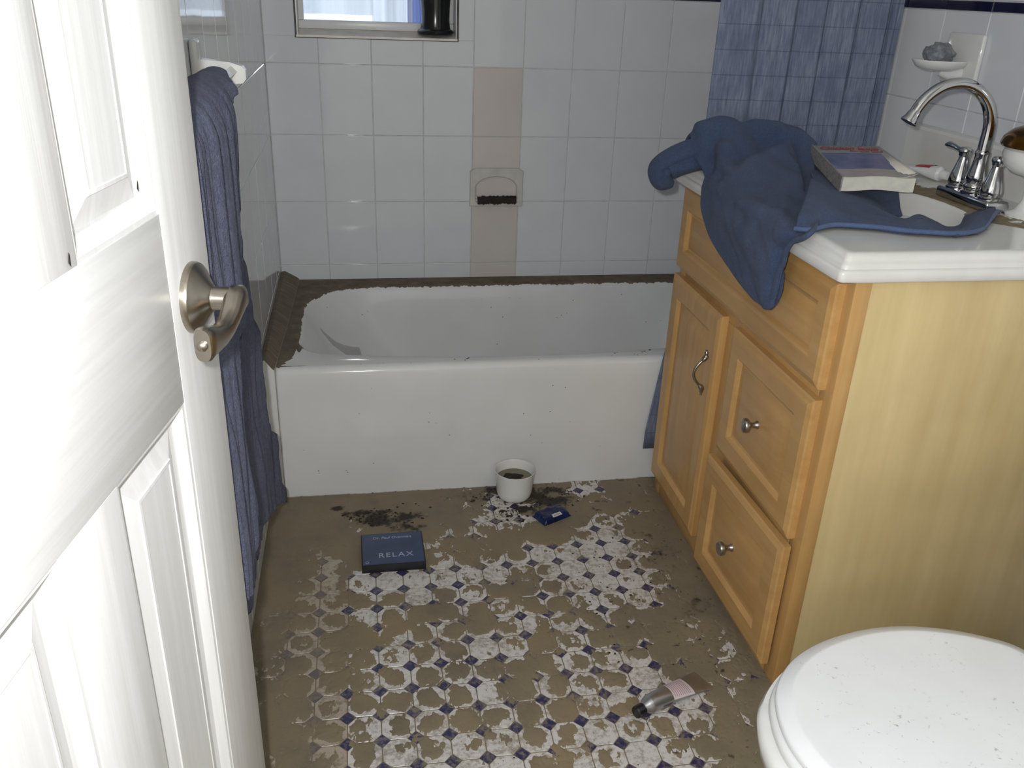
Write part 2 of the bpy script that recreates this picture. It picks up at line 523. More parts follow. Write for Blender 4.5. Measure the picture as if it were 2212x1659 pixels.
# ------------------------------------------------------------------ floor: grout bed, octagon and dot tiles, dried mud
floor = tag(box('floor', -.7, XR + .12, -4.1, .13, -.06, -.0066, M['floor_grout']), 'octagon and dot tiled floor under dried flood mud', kind='structure')
PT = .0622; OX, OY = .0135, -1.140 + 7 * .0622
def oct_mesh(h, cut, th, bev):
    V, F = [], []
    for z, i in ((-th, 0), (-bev, 0), (0, bev)):
        hh, k = h - i, cut - i * 1.2
        k2 = k - hh
        V += [(hh, -k2, z), (hh, k2, z), (k2, hh, z), (-k2, hh, z), (-hh, k2, z), (-hh, -k2, z), (-k2, -hh, z), (k2, -hh, z)]
    for o in (0, 8):
        for j in range(8): F.append((o + j, o + (j + 1) % 8, o + 8 + (j + 1) % 8, o + 8 + j))
    F.append(tuple(range(16, 24)))
    me = bpy.data.meshes.new('octagon_tile'); me.from_pydata(V, [], F); me.update(); me.materials.append(M['oct']); return me
def dot_mesh(r, th, bev):
    V, F = [], []
    for z, i in ((-th, 0), (-bev, 0), (0, bev)):
        q = r - i; V += [(q, 0, z), (0, q, z), (-q, 0, z), (0, -q, z)]
    for o in (0, 4):
        for j in range(4): F.append((o + j, o + (j + 1) % 4, o + 4 + (j + 1) % 4, o + 4 + j))
    F.append((8, 9, 10, 11))
    me = bpy.data.meshes.new('dot_tile'); me.from_pydata(V, [], F); me.update(); me.materials.append(M['dot']); return me
M['oct_dusty'] = floor_tile('dusty_floor_tile', srgb(176, 164, 148), 1.0)
M['dot_dusty'] = floor_tile('dusty_floor_dot', srgb(104, 98, 98), .8)
OM, DM = oct_mesh(.0301, .0452, .0066, .0006), dot_mesh(.0148, .0066, .0005)
def in_floor(x, y): return .02 < x < 1.03 and -1.78 < y < -.735
OM2, DM2 = OM.copy(), DM.copy()
OM2.materials[0] = M['oct_dusty']; DM2.materials[0] = M['dot_dusty']
for i in range(-2, 18):
    for j in range(-18, 4):
        x, y = OX + i * PT, OY + j * PT
        if in_floor(x, y) and not (x > .985 and y > -1.5):
            o = bpy.data.objects.new('dot_tile', DM2 if x < .20 else DM); COL.objects.link(o); o.parent = floor
            o.location = (x, y, random.gauss(0, .0002)); o.rotation_euler = (random.gauss(0, .004), random.gauss(0, .004), random.gauss(0, .02))
        x += PT / 2; y += PT / 2
        if in_floor(x, y) and not (x > .985 and y > -1.5):
            o = bpy.data.objects.new('octagon_tile', OM2 if x < .21 else OM); COL.objects.link(o); o.parent = floor
            o.location = (x, y, random.gauss(0, .0002)); o.rotation_euler = (random.gauss(0, .004), random.gauss(0, .004), random.gauss(0, .01))

# mud sheet: lies over the tiles where it is thick, sinks under their faces where it was washed off
FLOOR_CLEAN = [
    (0.836,-0.972,0.054,0.90), (0.849,-1.054,0.069,0.90), (0.753,-1.062,0.074,0.90), (0.664,-1.046,0.043,0.85), (0.782,-1.130,0.078,0.85), (0.868,-1.149,0.047,0.80),
    (0.859,-1.235,0.037,0.70), (0.769,-1.224,0.048,0.65), (0.700,-1.147,0.055,0.75), (0.250,-1.095,0.040,0.90), (0.302,-1.111,0.048,0.95), (0.361,-1.111,0.041,0.90),
    (0.425,-1.112,0.052,0.95), (0.481,-1.101,0.044,0.85), (0.548,-1.098,0.049,0.95), (0.602,-1.104,0.039,0.80), (0.357,-1.171,0.033,0.95), (0.477,-1.176,0.038,0.80),
    (0.318,-1.215,0.033,0.80), (0.252,-1.226,0.026,0.90), (0.539,-1.226,0.027,0.70), (0.584,-1.297,0.030,0.95), (0.543,-1.299,0.026,0.60), (0.831,-0.765,0.049,0.75),
    (0.810,-0.743,0.029,0.60), (1.033,-0.786,0.034,0.50), (0.588,-0.870,0.044,0.70), (0.540,-0.865,0.027,0.50), (0.655,-0.910,0.019,0.60), (0.437,-0.927,0.035,0.42),
    (0.501,-0.935,0.033,0.40), (0.404,-0.974,0.021,0.50), (0.679,-0.847,0.020,0.40), (0.531,-1.370,0.037,0.85), (0.502,-1.334,0.033,0.75), (0.479,-1.357,0.029,0.70),
    (0.641,-1.209,0.025,0.75), (0.585,-1.234,0.031,0.55), (0.451,-1.218,0.041,0.45), (0.164,-1.035,0.032,0.50), (0.145,-1.099,0.042,0.42), (0.148,-1.198,0.055,0.45),
    (0.132,-1.314,0.057,0.45), (0.153,-1.370,0.042,0.50), (0.164,-1.448,0.045,0.50), (0.149,-1.539,0.051,0.45), (0.176,-1.606,0.049,0.50), (0.273,-1.372,0.042,0.50),
    (0.313,-1.308,0.039,0.42), (0.367,-1.370,0.043,0.45), (0.270,-1.449,0.045,0.50), (0.316,-1.430,0.037,0.50), (0.268,-1.532,0.047,0.55), (0.328,-1.539,0.043,0.50),
    (0.298,-1.612,0.050,0.65), (0.375,-1.590,0.042,0.60), (0.404,-1.636,0.054,0.85), (0.478,-1.646,0.050,0.85), (0.801,-1.502,0.045,0.90), (0.657,-1.614,0.029,0.95),
    (0.633,-1.613,0.022,0.90), (0.641,-1.418,0.038,0.70), (0.744,-1.431,0.034,0.60), (0.788,-1.450,0.038,0.60), (0.832,-1.605,0.040,0.60), (0.786,-1.633,0.044,0.55),
    (0.735,-1.592,0.035,0.50), (0.735,-1.680,0.068,0.85), (0.688,-1.663,0.042,0.85), (0.615,-1.679,0.042,0.80), (0.550,-1.666,0.033,0.60), (0.817,-1.696,0.042,0.55),
    (0.588,-1.477,0.046,0.50), (0.547,-1.545,0.044,0.50), (0.475,-1.488,0.041,0.45), (0.498,-1.573,0.035,0.50), (0.571,-1.605,0.034,0.40), (0.656,-1.511,0.041,0.50),
    (0.719,-1.519,0.041,0.45), (0.671,-1.366,0.039,0.45), (0.757,-1.348,0.040,0.40), (0.812,-1.369,0.035,0.40), (0.753,-1.286,0.036,0.40), (0.384,-1.287,0.040,0.40),
    (0.451,-1.460,0.037,0.40), (1.031,-1.494,0.015,0.60), (0.860,-1.654,0.026,0.35), (0.873,-1.434,0.024,0.40)]
MX0, MX1, MY0, MY1 = -.0, 1.045, -1.80, -.722
DXY = .0021
gx = np.arange(MX0, MX1, DXY); gy = np.arange(MY0, MY1, DXY)
X, Y = np.meshgrid(gx, gy)
u = (X - OX) / PT; w_ = (Y - OY) / PT
lx = (u - np.floor(u) - .5) * PT; ly = (w_ - np.floor(w_) - .5) * PT          # local to octagon centre
ax, ay = np.abs(lx), np.abs(ly)
octd = np.maximum(np.maximum(ax, ay) / .0301, (ax + ay) / .0452)              # 1 at the octagon's edge
dotd = ((PT / 2 - ax) + (PT / 2 - ay)) / .0148                                # 1 at the dot's edge
joint = (octd > 1.0) & (dotd > 1.0)
ci, cj = np.floor(u), np.floor(w_)
cell = vnoise(ci * 7.13 + .5, cj * 3.77 + .5, 5)                             # per tile offset
clean = np.zeros_like(X)
FLOOR_CLEAN = FLOOR_CLEAN + [(.33, -1.46, .23, .27), (.62, -1.46, .27, .30), (.80, -1.20, .12, .26), (.45, -1.22, .14, .22)]
for (bx, by, br, bs) in FLOOR_CLEAN:
    d2 = ((X - bx) ** 2 + (Y - by) ** 2) / (br * br)
    clean = np.maximum(clean, bs * np.exp(-d2 * .9)) + .12 * bs * np.exp(-d2 * .9)
n1 = fbm(X * 26, Y * 26, 5, 11, .6); n2 = fbm(X * 9, Y * 9, 3, 23); n3 = fbm(X * 150, Y * 80, 4, 31, .7)
h = .62 + (n1 - .5) * 1.55 + (n2 - .5) * 1.1 + (n3 - .5) * 1.0 + (cell - .5) * .30 - clean
ring = np.clip((octd - .55) / .35, 0, 1)
h = h - ring * (.12 + .62 * np.clip(fbm(X * 24, Y * 17, 3, 41) * 2.6 - .75, 0, 1)) * np.clip(clean * 2.2, 0, 1) + (1 - ring) * .16 * (clean < .80)
h = np.where(dotd < 1.0, h - .06, h)
Z = np.clip(h * .0030, -.0016, .0013) - .0002
Z = np.where(joint & (h < .35), np.minimum(Z, -.0011 + .0002), Z)
Z = np.where(joint, np.maximum(Z, -.0013), Z)
dark = np.zeros_like(X)
for (bx, by, ra, rb, s) in ((.66, -.765, .13, .055, 1.0), (.63, -.845, .055, .05, .9), (.74, -.80, .08, .05, .8), (.27, -.845, .055, .032, 1.0), (.22, -.82, .05, .02, .8), (.33, -.85, .06, .022, .8), (.17, -.79, .02, .015, .8), (.34, -.89, .05, .03, .6), (.95, -1.05, .05, .12, .35), (.98, -1.25, .04, .10, .35)):
    e = ((X - bx) / ra) ** 2 + ((Y - by) / rb) ** 2
    dark = np.maximum(dark, s * np.exp(-e * .8))
dark = np.clip((dark + (fbm(X * 38, Y * 38, 5, 77, .65) - .5) * 1.5 - .42) * 3.2, 0, 1) * (dark > .05)
dark = np.maximum(dark, np.clip((fbm(X * 70, Y * 70, 3, 91) - .76) * 12, 0, .8) * (X > .75))
tan = np.clip((fbm(X * 7, Y * 7, 4, 55) - .35) * 2.2, 0, 1) * np.clip(1.2 - np.maximum(np.abs(X - .5) / .5, np.abs(Y + 1.35) / .5) + .2, 0, 1)
V = np.stack([X, Y, Z], -1).reshape(-1, 3)
nr, nc = X.shape
idx = np.arange(nr * nc).reshape(nr, nc)
Q = np.stack([idx[:-1, :-1], idx[:-1, 1:], idx[1:, 1:], idx[1:, :-1]], -1).reshape(-1, 4)
me = bpy.data.meshes.new('mud')
me.vertices.add(len(V)); me.vertices.foreach_set('co', V.astype(np.float32).ravel())
me.loops.add(Q.size); me.loops.foreach_set('vertex_index', Q.astype(np.int32).ravel())
me.polygons.add(len(Q)); me.polygons.foreach_set('loop_start', np.arange(0, Q.size, 4, dtype=np.int32))
me.update(calc_edges=True)
me.polygons.foreach_set('use_smooth', np.ones(len(Q), dtype=bool))
for nm, arr in (('dark', dark), ('tan', tan)):
    at = me.attributes.new(nm, 'FLOAT', 'POINT'); at.data.foreach_set('value', arr.astype(np.float32).ravel())
mud = link('mud', me, M['mud'])
tag(mud, 'grey brown dried flood mud smeared over the tiled floor', 'mud', kind='stuff')
# plain muddy floor outside the detailed stretch (under the furniture and at the doorway)
bm = bmesh.new()
bm_box(bm, -.60, XR, -4.0, -1.80, -.0066, -.0004); bm_box(bm, 1.045, XR, -1.80, -.722, -.0066, -.0004)
ms = from_bm('mud_bed', bm, M['mud'], floor); ms['kind'] = 'stuff'

# soil crumbs and debris
def crumbs(name, centres, label, cat, mat, smin, smax):
    V, F = [], []
    for (x, y, s, zf) in centres:
        o = len(V); k = 6
        a0 = random.random() * 6
        for lay, rr in ((0, 1.0), (.55, .75)):
            for q in range(k):
                rad = s * rr * random.uniform(.6, 1.15)
                V.append((x + rad * math.cos(a0 + q * 2 * PI / k), y + rad * math.sin(a0 + q * 2 * PI / k), .0002 + lay * s * zf))
        V.append((x, y, .0002 + s * zf))
        for q in range(k):
            F.append((o + q, o + (q + 1) % k, o + k + (q + 1) % k, o + k + q)); F.append((o + k + q, o + k + (q + 1) % k, o + 2 * k))
    return tag(obj(name, V, F, mat, smooth=True), label, cat, kind='stuff')
C = []
for (bx, by, ra, rb, n) in ((.27, -.845, .05, .025, 85), (.235, -.825, .05, .014, 28), (.335, -.86, .05, .03, 40), (.33, -.81, .06, .02, 14), (.66, -.79, .10, .05, 90), (.76, -.81, .06, .035, 30), (.62, -.86, .05, .03, 36)):
    for _ in range(n):
        r_ = math.sqrt(random.random()); a_ = random.random() * 2 * PI
        C.append((bx + ra * 1.4 * r_ * math.cos(a_), by + rb * 1.4 * r_ * math.sin(a_), random.uniform(.0012, .0052), .55))
C = [c for c in C if c[1] < -.728 and (c[0] - .637) ** 2 + (c[1] + .777) ** 2 > .058 ** 2 and not (.215 < c[0] < .39 and c[1] < -.935) and not (.66 < c[0] < .785 and -.935 < c[1] < -.84)]
crumbs('soil_spill', C, 'dark potting soil spilled in crumbs along the tub front', 'soil', M['soil'], 0, 0)
C = [(random.uniform(.72, .99), random.uniform(-1.56, -.98), random.uniform(.0010, .0034), .4) for _ in range(130)]
C += [(random.uniform(.10, .95), random.uniform(-1.72, -.95), random.uniform(.0008, .002), .4) for _ in range(90)]
C = [c for c in C if not (.22 < c[0] < .39 and -1.09 < c[1] < -.93) and not (.70 < c[0] < .95 and -1.62 < c[1] < -1.47)]
crumbs('debris_specks', C, 'small dark debris specks scattered across the muddy tiles', 'debris', M['soil'], 0, 0)

# ------------------------------------------------------------------ window
win = empty('window_1', (0, 0, 0), label='small high window in the tiled back wall above the tub', kind='structure')
x0, x1, z0, z1 = WIN
bm = bmesh.new()       # reveal lining
bm_box(bm, x0, x0 + .006, -.001, .13, z0, z1); bm_box(bm, x1 - .006, x1, -.001, .13, z0, z1)
from_bm('reveal', bm, M['frame_white'], win)
loft_obj('sill', [[(x0 + .001, -.004, z0 - .002), (x0 + .001, -.004, z0 + .004), (x0 + .001, .03, z0 + .012), (x0 + .001, .105, z0 + .026), (x0 + .001, .105, z0 - .002)],
                  [(x1 - .001, -.004, z0 - .002), (x1 - .001, -.004, z0 + .004), (x1 - .001, .03, z0 + .012), (x1 - .001, .105, z0 + .026), (x1 - .001, .105, z0 - .002)]], M['frame_dirty'], win, True, True)
bm = bmesh.new()
bm_box(bm, x0 - .003, x1 + .003, -.0035, .004, z0 - .004, z0 + .001, .0012); bm_box(bm, x0 - .002, x0 + .003, -.0035, .004, z0, z1, .001); bm_box(bm, x1 - .003, x1 + .003, -.0035, .004, z0, z1, .001)
from_bm('caulk', bm, M['caulk'], win)
for nm, b in (('sash_rail', (x0 + .006, x1 - .006, .060, .085, z0 + .018, z0 + .042)), ('sash_stile', (x0 + .006, x0 + .022, .060, .085, z0 + .042, z1)), ('sash_stile', (x1 - .022, x1 - .006, .060, .085, z0 + .042, z1))):
    box(nm, *b, M['frame_white'], win, .003)
box('pane', x0 + .022, x1 - .022, .070, .073, z0 + .042, z1, M['glass'], win)
# curtain hung outside the glass
def pleat(name, xa, xb, yy, za, zb, amp, per, mat, label, cat, seed=0):
    n = 160; V = []
    for zz in (za, zb):
        for k in range(n):
            x = xa + (xb - xa) * k / (n - 1)
            V.append((x, yy + amp * math.sin(2 * PI * x / per + seed) + amp * .5 * math.sin(2 * PI * x / (per * .43) + 2 * seed), zz))
    o = obj(name, V, grid_faces(2, n), mat, smooth=True)
    return tag(o, label, cat)
pleat('window_curtain', -.1, .318, .20, 1.158, 2.1, .016, .171, M['sheer_white'], 'sheer white curtain with raised hem in the left of the small window', 'curtain', .4)
pleat('window_curtain', .315, .44, .206, 1.02, 2.1, .014, .083, M['sheer_white'], 'narrow sheer white curtain in the middle of the small window', 'curtain', .9)
pleat('window_curtain', .425, .80, .235, .95, 2.1, .012, .05, M['sheer_blue'], 'sheer blue curtain edge seen through the small window', 'curtain', 1.1)
# black vase on the sill
vs = empty('vase', (.497, .036, z0 + .0135), label='tall black glossy vase standing on the window sill', cat='vase')
prof = [(.0, 0), (.050, 0), (.0535, .004), (.054, .008), (.051, .0125), (.0455, .015), (.0435, .022), (.0415, .04), (.0425, .07), (.0455, .11), (.049, .16), (.052, .22), (.048, .27), (.036, .31), (.034, .33), (.040, .35), (.036, .35), (.030, .33)]
lathe('body', prof[6:], M['black'], vs, n=40, cap0=False, cap1=False)
lathe('foot', prof[:7], M['black'], vs, n=40, cap0=False, cap1=False)

# ------------------------------------------------------------------ bathtub
tub = empty('bathtub', (0, 0, 0), label='white enamel bathtub with muddy rim along the back wall', cat='bathtub')
def rrect(x0, x1, y0, y1, r, z, n=12, m=14):
    if not hasattr(r, '__len__'): r = (r, r, r, r)          # back right, back left, front left, front right
    P = []
    cs = [(x1 - r[0], y1 - r[0], 0), (x0 + r[1], y1 - r[1], PI / 2), (x0 + r[2], y0 + r[2], PI), (x1 - r[3], y0 + r[3], 1.5 * PI)]
    for i, (cx, cy, a) in enumerate(cs):
        for k in range(n + 1):
            q = a + (PI / 2) * k / n; P.append((cx + r[i] * math.cos(q), cy + r[i] * math.sin(q), z))
        nx = cs[(i + 1) % 4]; p = P[-1]; r2 = r[(i + 1) % 4]
        q = nx[2]; e = (nx[0] + r2 * math.cos(q), nx[1] + r2 * math.sin(q), z)
        for k in range(1, m): P.append(tuple(p[j] + (e[j] - p[j]) * k / m for j in range(3)))
    return P
def bow(P, amt):      # front edge of the basin bows towards the room
    out = []
    for x, y, z in P:
        f = max(0, 1 - ((x - .70) / .62) ** 2) * (1 if y < -.45 else 0) * min(1, max(0, (-.45 - y) / .1))
        out.append((x, y - amt * f, z))
    return out
TX0, TX1, TY0, TY1, TZ = .0335, XR - .001, -.722, -.001, .372
rings, mudv = [], []
def addring(pts, mv): rings.append(pts); mudv.extend(mv(p) if callable(mv) else mv for p in pts)
def onrim(p):
    x, y, z = p
    if y > -.60 and (x < .34 or y > -.12): return 1.0
    if y <= -.60 and x < .092 - (-.595 - y) * .42: return 1.0
    return 0.0
def lip(val):
    def f(p):
        x, y, z = p
        if y > -.585 and (x < .36 or y > -.15): return val
        return 0.0
    return f
addring(rrect(TX0, TX1, TY0 + .004, TY1, .006, .0), 0.0)
addring(rrect(TX0, TX1, TY0 + .002, TY1, .006, .01), 0.0)
addring(rrect(TX0, TX1, TY0, TY1, .008, TZ - .05), 0.0)
for k in range(1, 8):
    a = PI / 2 * k / 7; rr = .02
    addring(rrect(TX0 + (1 - math.cos(a)) * rr * .15, TX1, TY0 + rr * (1 - math.cos(a)), TY1 - .0, .010, TZ - rr + rr * math.sin(a)), onrim if k > 5 else 0.0)
for s in (.25, .5, .75, .92):
    addring(rrect(TX0 + .003 + (.072 - .036) * s, TX1 - .10 * s, TY0 + .02 + .016 * s, TY1 - .070 * s, (.01 + .11 * s, .01 + .19 * s, .01 + .07 * s, .01 + .11 * s), TZ), onrim)
IX0, IX1, IY0, IY1 = .077, 1.42, -.610, -.074
for (ins, dz) in ((-.003, 0), (.004, -.003), (.010, -.010), (.015, -.022)):
    addring(bow(rrect(IX0 + ins, IX1 - ins, IY0 + ins, IY1 - ins, (.13, .20, .08, .12), TZ + dz), .068), lip({-.003: .80, .004: .55, .010: .36, .015: .22}[ins]))
for (s, dz) in ((.12, -.06), (.3, -.13), (.55, -.20), (.8, -.26), (1.0, -.30), (1.25, -.325), (1.9, -.335)):
    addring(bow(rrect(IX0 + .015 + .20 * s, IX1 - .015 - .10 * s, IY0 + .015 + .045 * s, IY1 - .015 - .05 * s, (.13, .20, .09 + .03 * min(s, 1), .12), TZ + dz), .068 * max(0, 1 - s * .7)), -1.0)
V, F = loft(rings, False, True)
ob = obj('shell', V, F, M['tub'], tub, True)
at = ob.data.attributes.new('mud', 'FLOAT', 'POINT'); at.data.foreach_set('value', np.array(mudv, np.float32))
ob.data.set_sharp_from_angle(angle=math.radians(50))
for nm_, pts_ in (('rim_dirt', [(.517, -.690, .004), (.522, -.684, .0035), (.511, -.697, .003), (.485, -.690, .003), (.371, -.705, .0015), (.302, -.700, .0015), (1.003, -.676, .004), (.995, -.680, .003), (1.020, -.668, .005), (.976, -.700, .003), (.968, -.695, .002), (.918, -.683, .003), (.925, -.678, .002), (.245, -.702, .0015), (.16, -.698, .0015)]),):
    V, F = [], []
    for (x, y, sz) in pts_:
        o = len(V)
        for q in range(7): V.append((x + sz * random.uniform(.6, 1.3) * math.cos(q * .9), y + sz * random.uniform(.4, .9) * math.sin(q * .9), TZ + .0002))
        V.append((x, y, TZ + .0002 + sz * .3))
        for q in range(7): F.append((o + q, o + (q + 1) % 7, o + 7))
    obj(nm_, V, F, M['soil'], tub)['kind'] = 'stuff'
# silted ledge between tub and left wall
ledge = empty('trim_1', (0, 0, 0), label='white ledge filling the gap between tub and left wall, silted on top', kind='structure')
def lsec(y, xr): return [(.001, y, 0), (.001, y, .400), (.012, y, .402), (xr - .006, y, .380), (xr, y, .374), (xr, y, 0)]
loft_obj('ledge_block', [lsec(-.730, .033), lsec(-.4, .045), lsec(-.002, .055)], M['ledge'], ledge, True, True, True, 30)

# soap dish in the back wall
sd = empty('soap_dish', (.688, 0, .671), label='almond ceramic soap dish set in the back wall, silt in its tray', cat='soap dish')
bm = bmesh.new()
W2, H2 = .0855, .0605
def arch(w, zb, zt, n=18, y=0):
    P = [(-w, y, zb)]
    for k in range(n + 1):
        a = PI - PI * k / n; P.append((w * math.cos(a), y, zt - (w * .55) + w * .55 * math.sin(a)))
    P.append((w, y, zb)); return P
A0 = arch(.066, -.038, .034); nA = len(A0)
outer = []
for (x, y, z) in A0:
    s = min(W2 / max(abs(x), 1e-6), H2 / max(abs(z + 0.0), 1e-6)); outer.append((x * s, 0, z * s))
outer[0] = (-W2, 0, -H2); outer[-1] = (W2, 0, -H2)
R = [[(x, .001, z) for x, y, z in outer], [(x, -.008, z) for x, y, z in outer], [(x * .975, -.0115, z * .97) for x, y, z in outer], [(x * 1.06, -.0115, z * 1.05) for x, y, z in A0], [(x, -.0085, z) for x, y, z in A0], [(x * .93, .012, z * .93) for x, y, z in A0]]
loft_obj('plate', R, M['ceramic_dirty'], sd, False, True, True, 35)
loft_obj('tray', [[(-.068, -.008, -.036), (-.068, -.024, -.034), (-.068, -.026, -.040), (-.068, -.008, -.048)], [(.068, -.008, -.036), (.068, -.024, -.034), (.068, -.026, -.040), (.068, -.008, -.048)]], M['ceramic_dirty'], sd, True, True)
V, F = [], []
n = 60
for k in range(n):
    x = -.063 + .126 * k / (n - 1); hz = -.029 + .006 * vnoise(np.array([k * .35]), np.array([.5]), 3)[0]; lo = -.044 - .010 * vnoise(np.array([k * .8]), np.array([3.5]), 9)[0]
    V += [(x, -.012, hz), (x, -.0235, hz - .004), (x, -.0275, -.038), (x, -.0275, lo)]
for k in range(n - 1):
    for j in range(3): F.append((k * 4 + j, k * 4 + j + 1, k * 4 + 5 + j, k * 4 + 4 + j))
obj('silt', V, F, M['soil'], sd, True)

# ------------------------------------------------------------------ towel bar and hanging towel (left wall)
tb = empty('towel_bar', (0, -1.215, 1.125), label='white ceramic towel bar bracket with clear square bar on the left wall', cat='towel bar')
for yy in (0, -.56):
    br = box('bracket_plate', .0005, .013, yy - .022, yy + .022, -.055, .040, M['ceramic'], tb, .005, 3)
    P = [(.008, yy, .0)]
    loft_obj('bracket_arm', [[(.008, yy + dy, z) for dy, z in ((-.016, -.024), (-.016, .012), (.016, .012), (.016, -.024))],
                             [(.03, yy + dy, z) for dy, z in ((-.013, -.022), (-.013, .010), (.013, .010), (.013, -.022))],
                             [(.060, yy + dy, z) for dy, z in ((-.013, -.026), (-.013, .008), (.013, .008), (.013, -.026))],
                             [(.078, yy + dy, z) for dy, z in ((-.012, -.024), (-.012, .002), (.012, .002), (.012, -.024))],
                             [(.083, yy + dy, z) for dy, z in ((-.008, -.018), (-.008, -.004), (.008, -.004), (.008, -.018))]], M['ceramic'], tb, True, True, True, 50)
q = .0085
loft_obj('bar', [[(.062, -.548, -.006 + q), (.062 + q, -.548, -.006), (.062, -.548, -.006 - q), (.062 - q, -.548, -.006)], [(.062, -.012, -.006 + q), (.062 + q, -.012, -.006), (.062, -.012, -.006 - q), (.062 - q, -.012, -.006)]], M['bar_glass'], tb, True, True)

TOWEL_A = [(1.10, -1.395), (1.00, -1.40), (.90, -1.41), (.78, -1.42), (.66, -1.43), (.56, -1.47), (.47, -1.53), (.41, -1.60)]
rowsT = []
def trow(x, z, yf, yn): rowsT.append((x, z, yf, yn))
for z, yf in ((.490, -1.735), (.515, -1.690), (.56, -1.665), (.62, -1.672), (.68, -1.680), (.75, -1.690), (.81, -1.66), (.89, -1.56), (1.00, -1.50), (1.08, -1.487)): trow(.090, z, yf, -1.82)
trow(.086, 1.105, -1.45, -1.80); trow(.076, 1.124, -1.40, -1.78); trow(.060, 1.133, -1.375, -1.77); trow(.042, 1.130, -1.37, -1.77); trow(.028, 1.110, -1.37, -1.77)
for z, yf, x in ((1.05, -1.36, .034), (.95, -1.33, .040), (.85, -1.29, .046), (.78, -1.250, .052), (.68, -1.212, .055), (.565, -1.162, .055), (.50, -1.165, .055), (.43, -1.135, .055), (.36, -1.055, .055), (.30, -1.05, .055), (.21, -1.000, .055), (.165, -.995, .055)): trow(x, z, yf, -1.62)
rowsT = catmull(np.array(rowsT), 6)
NC = 60; V = []
for i, (x, z, yf, yn) in enumerate(rowsT):
    for k in range(NC):
        s = k / (NC - 1); y = yf + (yn - yf) * s
        wv = .0025 * math.sin(y * 95 + z * 6.0) + .0022 * math.sin(y * 233 + z * 9) + .012 * (float(vnoise(np.array([y * 30]), np.array([z * 7]), 4)[0]) - .5)
        dz = .012 * (float(vnoise(np.array([y * 26.]), np.array([1.5]), 8)[0]) - .5) if z < .5 else 0
        xx = x + (wv if z < 1.12 else wv * .4)
        ye = y + (.010 * (float(vnoise(np.array([z * 45.]), np.array([2.5 + (x > .07)]), 6)[0]) - .5) if s < .12 else 0)
        drop = .50 * max(0, -1.735 - y) if x > .07 else .31 * s
        wgt = min(max(((.62 if x > .07 else .34) - z) / (.12 if x > .07 else .17), 0), 1)
        V.append((max(xx, .018), ye, z + dz + drop * wgt))
tw = obj('bath_towel', V, grid_faces(len(rowsT), NC), M['towel_bar'], None, True)
md = tw.modifiers.new('thick', 'SOLIDIFY'); md.thickness = .011; md.offset = 0
tag(tw, 'periwinkle blue bath towel hanging beside the open door', 'towel')

# ------------------------------------------------------------------ shower curtain
V, UV = [], []
zs = [.105, .16, .25, .32, .4, .48, .56, .62, .7, .8, .88, .95, 1.05, 1.2, 1.35, 1.6, 1.98]
FOLD = [1.071, 1.178, 1.261, 1.333, 1.415, 1.491, 1.518]
nper = 26
for zi, z in enumerate(zs):
    g = min(max((z - .82) / .12, 0), 1)
    amp = .004 + .034 * g
    lx_ = 1.0735 - .067 * min(1, max(0, (.62 - z) / .47)) ** .8
    for f in range(len(FOLD) - 1):
        a, b = FOLD[f], FOLD[f + 1]
        for k in range(nper):
            s = k / nper; x = a + (b - a) * s
            x = lx_ + (x - FOLD[0]) * (FOLD[-1] - lx_) / (FOLD[-1] - FOLD[0])
            if s < .82: yy = -math.sin(s / .82 * PI * .5 + .0) * .9 - .25 * math.sin(s / .82 * 2 * PI) * (1 if f % 2 else .6)
            else: yy = -.9 + (s - .82) / .18 * .9
            if f == 0: yy *= .6
            V.append((x, -.738 + amp * .55 * (yy + .35), z)); UV.append((f * .107 + s * .107 + .01, z))
    V.append((FOLD[-1], -.738, z)); UV.append((.66, z))
ncv = len(V) // len(zs)
sc = obj('shower_curtain', V, grid_faces(len(zs), ncv), M['denim'], None, True)
uvl = sc.data.uv_layers.new(name='UVMap')
for lp in sc.data.loops: uvl.data[lp.index].uv = UV[lp.vertex_index]
sc.modifiers.new('thick', 'SOLIDIFY').thickness = .0015
tag(sc, 'blue denim-look checked shower curtain gathered behind the vanity', 'curtain')

# ------------------------------------------------------------------ vanity cabinet
van = empty('vanity_cabinet', (1.04, -1.535, 0), label='honey maple vanity cabinet with raised panel door and two drawers', cat='cabinet')
CX0, CX1, CY0, CY1, CZ = 1.04, 1.607, -1.535, -.765, .850
LV = Vector((1.04, -1.535, 0))
def vb(name, x0, x1, y0, y1, z0, z1, m, parent=van, bev=.0015):
    return box(name, x0 - LV.x, x1 - LV.x, y0 - LV.y, y1 - LV.y, z0, z1, m, parent, bev)
vb('side_panel', CX0 + .030, CX1, CY0 + .003, CY0 + .016, 0.0, CZ, M['maple_side'])
vb('side_panel', CX0 + .030, CX1, CY1 - .016, CY1 - .003, 0.0, CZ, M['maple_side'])
vb('back_panel', CX1 - .008, CX1, CY0 + .016, CY1 - .016, 0.0, CZ, M['maple_side'])
vb('bottom_panel', CX0 + .02, CX1 - .008, CY0 + .016, CY1 - .016, .05, .064, M['maple_side'])
vb('stile', CX0, CX0 + .030, CY0, CY0 + .045, 0.0, CZ, M['maple'], bev=.003)
vb('stile', CX0, CX0 + .020, CY1 - .040, CY1, 0.0, CZ, M['maple'])
vb('stile', CX0, CX0 + .020, -1.165, -1.075, .052, .612, M['maple'])
for z0_, z1_ in ((0.0, .052), (.612, .660), (.825, CZ)):
    vb('rail', CX0, CX0 + .020, CY0 + .045, CY1 - .040, z0_, z1_, M['maple_h'])
vb('rail', CX0, CX0 + .020, CY0 + .045, -1.165, .300, .355, M['maple_h'])

